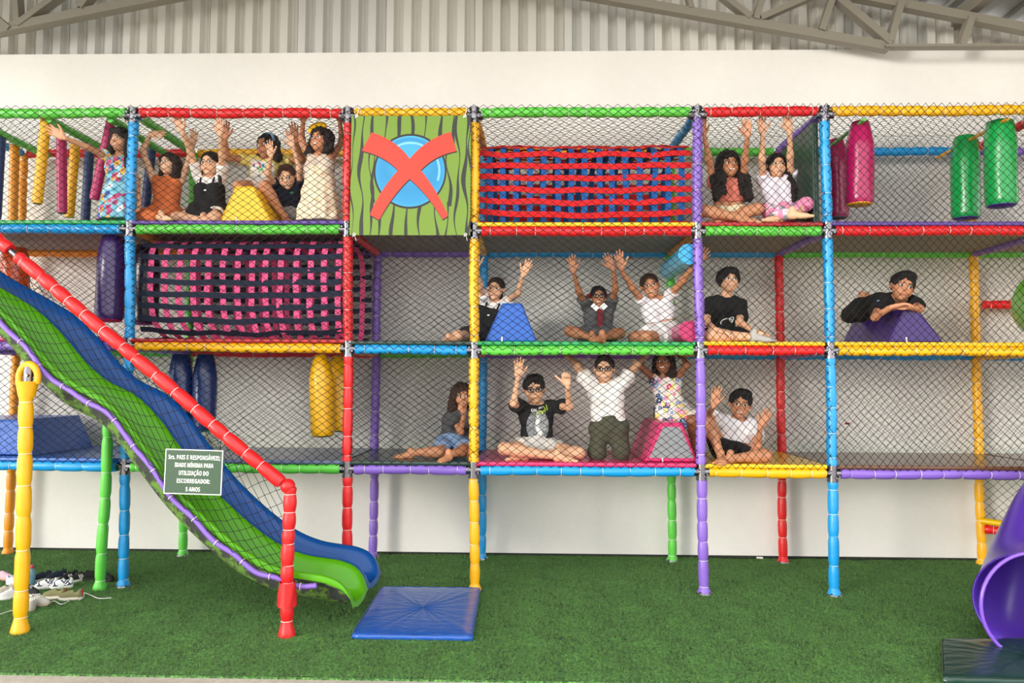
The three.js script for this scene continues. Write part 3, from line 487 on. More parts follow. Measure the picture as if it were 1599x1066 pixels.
{
  const sf = thing('slide_railing', 'padded handrail frame of the slide with red rail and yellow post', 'slide frame', V(.7, 0, 1.17));
  const up = at(32, 987, 1.17);
  sleeve(sf, 'post', V(-.163, 0, 1.169), V(-.185, 1.62, 1.169), .047, M.yellow, { flare: true, first: .1, label: 'yellow padded post', step: 1.15 });
  // loop of foam over the bare pipe end of the yellow post
  const lp = new THREE.TorusGeometry(.066, .021, 10, 24, Math.PI * 1.25); lp.rotateZ(-.4); lp.scale(1, 1.35, 1.1); lp.translate(-.178, 1.725, 1.169); part('foam_loop', lp, M.yellow, sf, 'open loop of yellow foam at the post top');
  part('foam_collar', new THREE.CylinderGeometry(.072, .05, .11, 20).translate(-.184, 1.645, 1.169), M.yellow, sf);
  part('pipe_end', merge([new THREE.CylinderGeometry(.028, .028, .14, 16).translate(-.178, 1.73, 1.17), new THREE.CylinderGeometry(.032, .032, .05, 16).translate(-.178, 1.755, 1.17), new THREE.CylinderGeometry(.012, .012, .03, 8).rotateX(1.57).translate(-.165, 1.74, 1.2)]), M.steel, sf, 'bare metal pipe end');
  sleeve(sf, 'post', V(1.656, 0, 1.171), V(1.66, .99, 1.171), .045, M.red, { flare: true, first: .1, step: .62, label: 'red padded post' });
  part('torn_wrap', (() => { const g = new THREE.CylinderGeometry(.053, .062, .16, 16, 4, true), p = g.attributes.position; for (let i = 0; i < p.count; i++) p.setX(i, p.getX(i) * (1 + .12 * Math.sin(i * 2.3))); g.computeVertexNormals(); g.translate(1.656, .28, 1.171); return g; })(), std('#d81c20', .5, { side: THREE.DoubleSide }), sf, 'torn red wrap');
  sleeve(sf, 'handrail', V(-.285, 2.565, 1.17), V(1.6, 1.02, 1.171), .046, M.red, { step: .78, first: .05, label: 'red padded sloping handrail' });
  sleeve(sf, 'handrail', V(-1.3, 3.4, 1.17), V(-.345, 2.615, 1.17), .046, M.red, { step: .8, label: 'upper red padded handrail' });
  part('bare_pipe', rod(V(-.42, 2.675, 1.17), V(-.2, 2.495, 1.17), .02, 14), M.steel, sf, 'short stretch of bare pipe');
  part('elbow_pad', (() => { const g = new THREE.SphereGeometry(.05, 18, 12); g.translate(1.645, 1.0, 1.171); return g; })(), M.red, sf);
  sleeve(sf, 'post', V(-.231, 0, .1), V(-.20, 1.55, .1), .043, M.green, { flare: true, first: .07, step: 1.3, label: 'green padded post under the slide' });
  // lilac strip clipped along the near slide rim
  const strip = []; for (let x = -1.1; x <= 1.87; x += .035) strip.push(V(x, rimY(x) - .075 + .012 * Math.sin(x * 21), 1.118));
  const cv = new THREE.CatmullRomCurve3(strip); part('edge_strip', new THREE.TubeGeometry(cv, 120, .019, 8), M.purple, sf, 'lilac foam strip along the slide edge');
  const td = new THREE.TorusGeometry(.022, .003, 5, 12); for (let k = 0; k < 17; k++) { const u = (k + .5) / 17, m = local('cable_tie', td, M.tie, sf, cv.getPointAt(u).sub(sf.position)); m.quaternion.setFromUnitVectors(V(0, 0, 1), cv.getTangentAt(u)); }
  const lo = x => rimY(x) - .05, hi = x => lerp(2.645, 1.02, (x + .385) / 1.985) - .045;
  net('black net hung from the red slide rail down to the lilac strip', (u, v) => { const x = lerp(-.95, 1.6, u); return V(x, lerp(lo(x), hi(x), v) - .05 * Math.sin(v * Math.PI), 1.135 + .03 * Math.sin(u * 17 + v * 3) * v * (1 - v)); }, 30, 8, undefined, .0022);
}
// lime green notice on the slide net
{
  const tex = canvasTex(1024, 780, (g, w, h) => {
    g.fillStyle = '#f4f4ef'; g.fillRect(0, 0, w, h); g.fillStyle = '#3c5741'; g.fillRect(16, 16, w - 32, h - 32);
    g.fillStyle = '#f6f7f2'; g.textAlign = 'center'; g.textBaseline = 'middle';
    const line = (s, y, wd) => { g.font = 'bold 104px sans-serif'; const m = g.measureText(s).width; g.save(); g.translate(w / 2 + 6, y); g.scale(wd / m, 1); g.fillText(s, 0, 0); g.restore(); };
    line('Srs. PAIS E RESPONSÁVEIS;', 138, 930); line('IDADE MÍNIMA PARA', 272, 690); line('UTILIZAÇÃO DO', 410, 540); line('ESCORREGADOR:', 548, 600); line('5 ANOS', 690, 262);
  });
  const t = thing('notice_sign', 'dark green notice board with white lettering hung on the slide net', 'sign', V(1.008, .945, 1.2));
  const b = new THREE.Group();
  const s = local('board', new THREE.BoxGeometry(.395, .302, .006), std('#e8e8e2', .5), t, V(0, .148, 0)); s.rotation.z = -.022;
  const f = local('printed_face', new THREE.PlaneGeometry(.395, .302), std('#ffffff', .38, { map: tex }), s, V(0, 0, .0036));
  for (const x of [-.18, .18]) local('hanging_cord', rod(V(x, .14, -.005), V(x * .9, .2, -.03), .0025, 5), M.net, s);
}

// ---------------------------------------------------------------- mats on the turf
function floorMat(label, q, h, mat, px) {      // four ground corners, near left first
  const c = q.reduce((a, p) => a.add(p), V(0, 0, 0)).multiplyScalar(.25), t = thing('floor_mat', label, 'mat', V(c.x, 0, c.z)), rings = [];
  const N = 16, e = .02, ring = (k, y) => { const o = []; for (let s = 0; s < 4; s++) for (let j = 0; j < N; j++) { const p = q[s].clone().lerp(q[(s + 1) % 4], j / N); p.lerp(c, k); p.y = y + (y > .01 ? .002 * Math.sin(j * 2.1 + s) : 0); o.push(p); } return o; };
  const g = loft([ring(0, .003), ring(-.004, h * .3), ring(-.002, h * .8), ring(.03, h), ring(.25, h * 1.08), ring(.6, h * 1.1), ring(.98, h * 1.1)], true, true); const p = g.attributes.position, uv = []; for (let i = 0; i < p.count; i++) uv.push(p.getX(i) * 1.4, p.getZ(i) * 1.4); g.setAttribute('uv', new THREE.Float32BufferAttribute(uv, 2));
  part('cover', g, mat, t);
  const pipe = new THREE.CatmullRomCurve3([0, 1, 2, 3].flatMap(s => [q[s].clone().lerp(q[(s + 1) % 4], .03), q[s].clone().lerp(q[(s + 1) % 4], .97)]).map(p => p.setY(h * .92)), true, 'catmullrom', .02); part('piped_edge', new THREE.TubeGeometry(pipe, 120, .004, 6, true), mat, t);
}
const ripple = dataTex(256, (x, y, i) => { const v = 128 + 90 * Math.sin(y / 256 * 6.28319 * 9 + NB[i] * 9) * clamp((NB[(i * 3) % 65536] - .35) * 2.4, 0, 1) + (NF[i] - .5) * 30; return [v, v, v]; });
const matVinyl = c => new THREE.MeshPhysicalMaterial({ color: C(c), roughness: .3, bumpMap: ripple, bumpScale: .005, clearcoat: .35, clearcoatRoughness: .25 });
floorMat('square blue landing mat in front of the slide', [V(2.112, 0, 1.216), V(2.914, 0, 1.22), V(2.885, 0, .05), V(2.08, 0, .05)], .04, matVinyl('#1a58b4'));
floorMat('dark green landing mat under the purple tube at the lower right', [V(5.66, 0, 1.83), V(6.75, 0, 1.86), V(6.95, 0, 1.12), V(6.0, 0, 1.17)], .045, matVinyl('#0d3a30'));

// ---------------------------------------------------------------- tube slide at the right edge
{
  const c0 = at(1612, 945, 1.3), t = thing('tube_slide', 'spiral tube slide at the right edge with a purple mouth and green upper bend', 'tube slide', V(c0.x, 0, 1.1));
  const gel = c => new THREE.MeshPhysicalMaterial({ color: C(c), roughness: .28, clearcoat: .5, clearcoatRoughness: .2, side: THREE.DoubleSide });
  const R = .335, tube = (pts, r0, r1, mat, name) => {
    const cv = new THREE.CatmullRomCurve3(pts.map(p => V(...p))), out = [], K = 26, rings = [], inn = [];
    for (let k = 0; k <= K; k++) { const p = cv.getPointAt(k / K), d = cv.getTangentAt(k / K), u = V(0, 1, 0).cross(d).normalize(), v = d.clone().cross(u), r = lerp(r0, r1, k / K) * (k === 0 ? 1.03 : 1); for (const [a, f] of [[rings, 1], [inn, .965]]) a.push(Array.from({ length: 40 }, (_, j) => { const th = j / 40 * 6.28319; return p.clone().addScaledVector(u, Math.cos(th) * r * f).addScaledVector(v, Math.sin(th) * r * f); })); }
    const m = part(name, loft([...rings].reverse().concat(inn)), mat, t); return m;
  };
  tube([[c0.x, c0.y, 1.32], [c0.x + .2, c0.y + .05, 1.05], [c0.x + .44, c0.y + .2, .8], [c0.x + .75, c0.y + .5, .6], [c0.x + 1.15, c0.y + .85, .5]], R, R, gel('#5a34b4'), 'mouth_section');
  const rim = new THREE.TorusGeometry(R * 1.01, .012, 10, 48); rim.translate(c0.x, c0.y, 1.325); part('mouth_rim', rim, gel('#8257cf'), t, 'pale lilac rolled rim');
  const g1 = at(1703, 483, .25); tube([[g1.x, g1.y, .27], [g1.x + .02, g1.y + .02, .0], [g1.x + .1, g1.y + .1, -.3]], R, R, gel('#5fae2a'), 'upper_bend');
  const rim2 = new THREE.TorusGeometry(R * 1.01, .012, 10, 48); rim2.translate(g1.x, g1.y, .275); part('upper_rim', rim2, gel('#7cc23c'), t);
  part('upper_cover', new THREE.CylinderGeometry(R * .97, R * .97, .02, 40).rotateX(Math.PI / 2).translate(g1.x, g1.y, .25), gel('#63b42c'), t);
}
{
  const a = at(1535, 476, -DEP), s = thing('support_bar', 'short dark red padded bar between the yellow back post and the green tube', 'padded bar', a); sleeve(s, 'bar', a, at(1640, 476, -DEP + .05), .042, M.red, {});
  const p = at(1538, 825, -DEP + .06), q = V(8.7, .27, -.35), st = thing('entry_step', 'low yellow step pad on a red padded bar behind the purple tube', 'step', p);
  sleeve(st, 'bar', p, q, .043, M.red, { label: 'red padded bar' }); part('step_pad', (() => { const g = rod(p.clone().add(V(-.04, .075, 0)), q.clone().add(V(0, .075, 0)), .03, 10); g.scale(1, 1, 1); return g; })(), DK.yellow, st);
  const A = V(7.6, LV[0] + .3, -DEP + .02), B = V(XR, LV[1], -DEP + .02); net('black net above the low yellow step at the right edge', (u, v) => V(lerp(A.x, B.x, u), lerp(A.y, B.y, v), lerp(-DEP + .06, -.5, u)), 24, 9, undefined, .0022);
}
{
  const pts = []; for (let x = 4.9; x <= 6.9; x += .1) pts.push(V(x, .012, WALL + .05 + .02 * Math.sin(x * 5) + .015 * Math.sin(x * 11)));
  const c = thing('floor_cable', 'thin black cable lying along the foot of the wall', 'cable', V(5.9, .012, WALL + .05)); part('cord', new THREE.TubeGeometry(new THREE.CatmullRomCurve3(pts), 80, .005, 6), M.rubber, c);
  part('joint_tag', box(5.5, 5.56, .006, .022, WALL + .045, WALL + .065), M.tie, c, 'pale connector');
  const w = at(1323, 661, WALL), s = thing('wall_sticker', 'tiny dark red sticker on the white wall behind the net', 'sticker', w.clone().setZ(WALL + .001)); part('sheet', box(w.x - .022, w.x + .022, w.y - .01, w.y + .01, WALL, WALL + .003), std('#8c1f24', .6), s);
}

// ---------------------------------------------------------------- children
// unit head: chin at y = -.5, crown at .5, face towards +z
function headSDF(x, y, z) {
  const ax = Math.abs(x);
  let d = smin(ell(x, y, z, 0, .13, -.06, .365, .37, .43), ell(x, y, z, 0, -.13, .07, .29, .36, .315), .12);
  d = smin(d, Math.hypot(ax - .16, y + .17, z - .2) - .14, .09);
  d = smin(d, ell(x, y, z, 0, -.43, .22, .11, .075, .12), .06);
  d = -smin(-d, Math.hypot(ax - .145, y + .01, (z - .425) * .9) - .088, .06);
  d = smin(d, Math.hypot(ax - .145, y + .015, z - .29) - .084, .012);
  d = smin(d, cap(x, y, z, V0n, V1n, .022, .045), .035); d = smin(d, Math.hypot(ax - .038, y + .14, z - .378) - .03, .02);
  d = smin(d, ell(ax, y, z, .372, -.02, -.03, .04, .115, .075), .02);
  d = smin(d, ell(x, y, z, 0, -.255, .35, .12, .022, .03), .03); d = smin(d, ell(x, y, z, 0, -.3, .335, .1, .028, .035), .03);
  return d;
}
const V0n = V(0, -.01, .355), V1n = V(0, -.125, .405);
const HEAD = surfaceNets(headSDF, V(-.5, -.56, -.56), V(.5, .56, .54), .0175);
function capsList(list, k) { return (x, y, z) => { let d = 9; for (const [a, b, ra, rb] of list) d = smin(d, cap(x, y, z, a, b, ra, rb), k); return d; }; }
// unit hand: wrist at the origin, fingers along +y, palm towards +z, thumb at +x
function handGeo(kind) {
  const L = [[V(.0, -.06, 0), V(0, .1, 0), .115, .12], [V(.1, .1, 0), V(.13, .42, .0), .085, .075], [V(.03, .1, 0), V(.045, .45, 0), .085, .075], [V(-.05, .1, 0), V(-.045, .43, 0), .085, .075], [V(-.1, .1, 0), V(-.13, .38, 0), .08, .07]];
  const fing = (x, y, len, sp, curl) => { let p = V(x, y, .0), a = curl * .35; const out = []; for (const [f, r0, r1] of [[.44, .062, .056], [.31, .056, .05], [.25, .05, .042]]) { const q = p.clone().add(V(Math.sin(sp) * Math.cos(a), Math.cos(sp) * Math.cos(a), Math.sin(a)).multiplyScalar(len * f)); out.push([p, q, r0, r1]); p = q; a += curl; } return out; };
  const sp = kind === 'open' ? 1 : .35, cu = { open: .1, relaxed: .45, fist: 1.35, thumb: 1.35 }[kind];
  L.push(...fing(.135, .43, .42, .17 * sp, cu), ...fing(.045, .46, .48, .04 * sp, cu), ...fing(-.05, .44, .44, -.1 * sp, cu * 1.05), ...fing(-.135, .39, .35, -.27 * sp, cu * 1.1));
  if (kind === 'open') L.push([V(.1, .1, .01), V(.24, .24, .04), .085, .068], [V(.24, .24, .04), V(.35, .4, .05), .068, .055], [V(.35, .4, .05), V(.41, .53, .05), .055, .045]);
  else if (kind === 'thumb') L.push([V(.1, .12, .03), V(.22, .28, .07), .085, .07], [V(.22, .28, .07), V(.36, .42, .06), .066, .055], [V(.36, .42, .06), V(.47, .56, .04), .055, .046]);
  else L.push([V(.1, .12, .03), V(.19, .28, .09), .085, .068], [V(.19, .28, .09), V(.17, .44, .15), .066, .055], [V(.17, .44, .15), V(.11, .54, .18), .055, .046]);
  const pal = L.slice(0, 5), f1 = capsList(pal, .09), rest = L.slice(5);
  const f = (x, y, z) => { let d = f1(x, y, z * 1.15) ; let e = 9; for (const [a, b, ra, rb] of rest) e = Math.min(e, cap(x, y, z, a, b, ra, rb)); return smin(d, e, .035); };
  return surfaceNets(f, V(-.42, -.22, -.3), V(.62, 1.12, .62), .027);
}
const HANDS = { open: handGeo('open'), relaxed: handGeo('relaxed'), fist: handGeo('fist'), thumb: handGeo('thumb') };
// unit foot: ankle at the origin, toes along +z, sole at y = -.3
const FOOT = (() => { const L = [[V(0, .1, -.02), V(0, -.12, -.04), .135, .14], [V(0, -.14, -.1), V(0, -.17, .05), .13, .13], [V(0, -.1, .05), V(.02, -.2, .45), .13, .105], [V(-.05, -.2, .3), V(-.1, -.215, .5), .09, .085], [V(.05, -.2, .3), V(.08, -.21, .55), .09, .09]], T = [[.1, .58, .17, .058], [.025, .6, .13, .047], [-.035, .58, .12, .043], [-.09, .54, .11, .041], [-.14, .5, .09, .038]].map(([x, z, l, r]) => [V(x * .95, -.22, z - .05), V(x, -.24, z + l), r * 1.2, r]); const a = capsList(L, .1); return surfaceNets((x, y, z) => { let d = a(x, y, z); for (const [p, q, ra, rb] of T) d = smin(d, cap(x, y, z, p, q, ra, rb), .02); return Math.max(d, -y - .3); }, V(-.32, -.36, -.34), V(.32, .3, .84), .034); })();

const HAIRY = {};
function hairGeo(type) {
  if (HAIRY[type]) return HAIRY[type];
  const base = (x, y, z) => ell(x, y, z, 0, .145, -.075, .405, .4, .475);
  const faceCut = (x, y, z) => ell(x, y, z, 0, -.22, .42, .3, .475, .4), ear = (x, y, z) => Math.hypot(Math.abs(x) - .4, y + .1, (z - .02) * .8) - .15;
  const strand = (x, y, z, a, f) => a * Math.sin(Math.atan2(x, z + .1) * f + 5 * Math.sin(y * 4));
  const curl = (x, y, z, a, f) => a * (Math.sin(x * f + 2 * Math.sin(y * 9)) * Math.sin(y * f * .8 + x * 5) + Math.sin(z * f + y * 7) * .7);
  const up = (n, q) => n.map(p => V(...p));
  let f, mn = V(-.62, -.6, -.72), mx = V(.62, .72, .6);
  if (type === 'short') f = (x, y, z) => { let d = smin(base(x, y, z), ell(x, y, z, .04, .4, .13, .3, .17, .3), .08); d = Math.max(d, -faceCut(x, y + .03 * Math.sin(x * 31) + .02 * Math.sin(x * 13 + 1) + x * .06, z), -ear(x, y, z), -.22 - y + z * .15); return d + strand(x, y, z, .02, 26); };
  else if (type === 'crop') f = (x, y, z) => { let d = base(x, y, z) + .018; d = smin(d, ell(x, y, z, 0, .42, .16, .27, .11, .22), .06); d = Math.max(d, -faceCut(x, y - .04 + .018 * Math.sin(x * 34), z), -ear(x, y, z), -.16 - y + z * .15); return d + strand(x, y, z, .008, 34); };
  else if (type === 'mop') f = (x, y, z) => { let d = smin(base(x, y, z), ell(x, y, z, 0, .3, .2, .38, .22, .28), .1); d = smin(d, ell(Math.abs(x), y, z, .34, .12, .02, .12, .26, .26), .06); d = Math.max(d, -faceCut(x, y + .06 + .03 * Math.sin(x * 27) - x * .08, z), -.26 - y + z * .25); return d + strand(x, y, z, .016, 24); };
  else if (type === 'bob') { const L = [[V(.36, .15, .05), V(.41, -.45, .06), .12, .12], [V(-.36, .15, .05), V(-.41, -.45, .06), .12, .12], [V(0, .1, -.3), V(0, -.5, -.25), .3, .28], [V(.25, .0, -.2), V(.28, -.5, -.15), .2, .2], [V(-.25, 0, -.2), V(-.28, -.5, -.15), .2, .2], [V(.05, .42, .1), V(-.24, .22, .3), .13, .08]]; const c = capsList(L, .08); mn = V(-.7, -.85, -.75); f = (x, y, z) => Math.max(smin(base(x, y, z), c(x, y, z), .06), -faceCut(x, y, z)) + strand(x, y, z, .014, 24); }
  else if (type === 'long') { const L = [[V(.36, .15, .05), V(.43, -.5, .1), .12, .13], [V(-.36, .15, .05), V(-.43, -.5, .1), .12, .13], [V(.43, -.5, .1), V(.42, -1.15, .14), .13, .1], [V(-.43, -.5, .1), V(-.42, -1.1, .14), .13, .1], [V(0, .1, -.3), V(0, -.9, -.3), .3, .26], [V(.25, 0, -.2), V(.32, -.95, -.12), .2, .16], [V(-.25, 0, -.2), V(-.32, -.95, -.12), .2, .16], [V(-.2, .33, .28), V(.2, .33, .28), .12, .12]]; const c = capsList(L, .08); mn = V(-.75, -1.4, -.75); f = (x, y, z) => Math.max(smin(base(x, y, z), c(x, y, z), .06), -faceCut(x, y + .09, z)) + strand(x, y, z, .014, 26); }
  else if (type === 'curlylong') { const L = [[V(0, .25, -.1), V(0, -.2, -.25), .45, .4], [V(.36, .1, 0), V(.56, -.6, .05), .17, .24], [V(-.36, .1, 0), V(-.56, -.6, .05), .17, .24], [V(.56, -.6, .08), V(.64, -1.4, .2), .26, .17], [V(-.56, -.6, .08), V(-.64, -1.4, .2), .26, .17], [V(0, -.2, -.3), V(0, -1.0, -.4), .36, .28], [V(.38, -.5, .24), V(.36, -1.25, .3), .14, .09], [V(-.38, -.5, .24), V(-.36, -1.25, .3), .14, .09]]; const c = capsList(L, .1); mn = V(-1.05, -1.75, -.9); mx = V(1.05, .8, .65); f = (x, y, z) => Math.max(smin(base(x, y, z), c(x, y, z), .06), -faceCut(x, y, z)) + curl(x, y, z, .035, 26); }
  else if (type === 'curlybob') { const L = [[V(.3, .2, -.05), V(.43, -.35, 0), .2, .2], [V(-.3, .2, -.05), V(-.46, -.45, -.02), .2, .22], [V(0, .2, -.2), V(0, -.4, -.3), .38, .32]]; const c = capsList(L, .1); mn = V(-.85, -.9, -.85); mx = V(.85, .85, .6); f = (x, y, z) => Math.max(smin(base(x, y, z) - .03, c(x, y, z), .06), -faceCut(x, y, z)) + curl(x, y, z, .035, 27); }
  else if (type === 'wavy') { const L = [[V(.3, .2, -.05), V(.52, -.5, .0), .17, .2], [V(-.3, .2, -.05), V(-.46, -.4, 0), .15, .16], [V(0, .2, -.2), V(0, -.6, -.3), .36, .3], [V(.52, -.5, 0), V(.62, -.72, .05), .2, .12]]; const c = capsList(L, .1); mn = V(-.85, -1.05, -.85); mx = V(.9, .8, .6); f = (x, y, z) => Math.max(smin(base(x, y, z), c(x, y, z), .06), -faceCut(x, y, z)) + curl(x, y, z, .022, 20); }
  else if (type === 'braids') { const L = []; for (const s of [-1, 1]) for (let k = 0; k < 7; k++) L.push([V(s * (.37 + .015 * k), -.1 - k * .13, .02 + .02 * k), V(s * (.38 + .015 * k), -.17 - k * .13, .03 + .02 * k), .075, .075]); const c = capsList(L, .025); mn = V(-.65, -1.15, -.7); f = (x, y, z) => { let d = base(x, y, z) + .014; d = Math.max(d, -faceCut(x, y, z), -.3 - y); d = smin(d, c(x, y, z), .02); return d + strand(x, y, z, .008, 36); }; }
  else if (type === 'halfup') { const L = [[V(.34, .1, -.05), V(.5, -.55, .12), .12, .17], [V(.5, -.55, .12), V(.62, -1.0, .25), .17, .14], [V(.62, -1, .25), V(.6, -1.5, .32), .13, .08], [V(0, .1, -.3), V(.1, -.8, -.3), .28, .25], [V(-.33, .05, -.05), V(-.36, -.4, .02), .09, .05], [V(-.36, -.4, .02), V(-.3, -.68, .1), .05, .04]]; const c = capsList(L, .06); mn = V(-.6, -1.7, -.75); mx = V(.98, .72, .6); f = (x, y, z) => Math.max(smin(base(x, y, z) + .012, c(x, y, z) + curl(x, y, z, .03, 26), .05), -faceCut(x, y, z)) + strand(x, y, z, .006, 36); }
  else { const L = [[V(.0, .1, -.45), V(.18, -.4, -.42), .16, .12]]; const c = capsList(L, .05); mn = V(-.62, -.6, -.8); f = (x, y, z) => { let d = base(x, y, z) + .014; d = Math.max(d, -faceCut(x, y, z), -ear(x, y, z), -.3 - y); d = smin(d, c(x, y, z), .05); return d + strand(x, y, z, .008, 38); }; }   // tied
  return HAIRY[type] = surfaceNets(f, mn, mx, .03);
}
const skinM = new THREE.MeshPhysicalMaterial({ color: 0xffffff, vertexColors: true, roughness: .55, sheen: .15, sheenRoughness: .5 });
const hairM = {}; const hm = c => hairM[c] ??= std(c, .62, { bumpMap: bumpFine, bumpScale: .003 });
const cloth = (c, map) => new THREE.MeshPhysicalMaterial({ color: C(c), roughness: .88, sheen: .25, sheenRoughness: .6, map: map ?? null });
function paintHead(skin, hair, o) {
  const p = HEAD.attributes.position, col = new Float32Array(p.count * 3), k = C(skin), lip = k.clone().lerp(C('#a8383c'), .38), brow = C(hair), w = C('#f1ece4'), iris = C('#1d0f08'), lash = C('#1a100c'), blush = k.clone().lerp(C('#c4503a'), .2), inner = C('#5a1717'), gx = o.gaze ?? 0;
  for (let i = 0; i < p.count; i++) {
    const x = p.getX(i), y = p.getY(i), z = p.getZ(i), ax = Math.abs(x); let c = k;
    if (z > .08) {
      const sg = Math.sign(x), e = ((ax - .145) / .075) ** 2 + ((y + .015) / .043) ** 2;
      if (e < 1) c = (x - sg * .145 - gx) ** 2 + (y + .013) ** 2 < .042 ** 2 ? iris : w; else if (e < 1.6 && y > -.015) c = lash;
      else if (ax > .065 && ax < .245 && Math.abs(y - .095 + (ax - .15) ** 2 * 1.6) < .016) c = brow;
      const my = -.285 + x * x * (o.smile ? 1.5 : .2), mw = o.smile ? .112 : .085;
      if (ax < mw) { const dy = y - my; if (o.smile && dy > -.02 && dy < .013 && ax < .09) c = o.open ? (dy > -.006 ? w : inner) : w; else if (dy > -.045 && dy < .028) c = lip; }
      if (c === k && Math.hypot(ax - .17, y + .14) < .07) c = blush;
    }
    col[3 * i] = c.r; col[3 * i + 1] = c.g; col[3 * i + 2] = c.b;
  }
  return col;
}
function placed(geo, m, col, mirror) {      // copy of a unit geometry, moved and coloured
  const g = new THREE.BufferGeometry(); g.setAttribute('position', geo.attributes.position.clone()); g.setIndex(mirror ? Array.from(geo.index.array).reverse() : Array.from(geo.index.array)); g.setAttribute('normal', geo.attributes.normal.clone());
  if (mirror) g.scale(-1, 1, 1); g.applyMatrix4(m); if (mirror) g.computeVertexNormals();
  const n = g.attributes.position.count; let c = col; if (!(col instanceof Float32Array)) { c = new Float32Array(n * 3); for (let i = 0; i < n; i++) c.set([col.r, col.g, col.b], 3 * i); }
  g.setAttribute('color', new THREE.BufferAttribute(c, 3)); return g;
}
function bounds(list, pad) { const b = new THREE.Box3(); for (const q of list) { b.expandByPoint(q[0]); b.expandByPoint(q[1]); } b.expandByScalar(pad); return b; }
function basis(x, y, z, p, s) { return new THREE.Matrix4().makeBasis(x, y, z).multiply(new THREE.Matrix4().makeScale(s, s, s)).setPosition(p); }

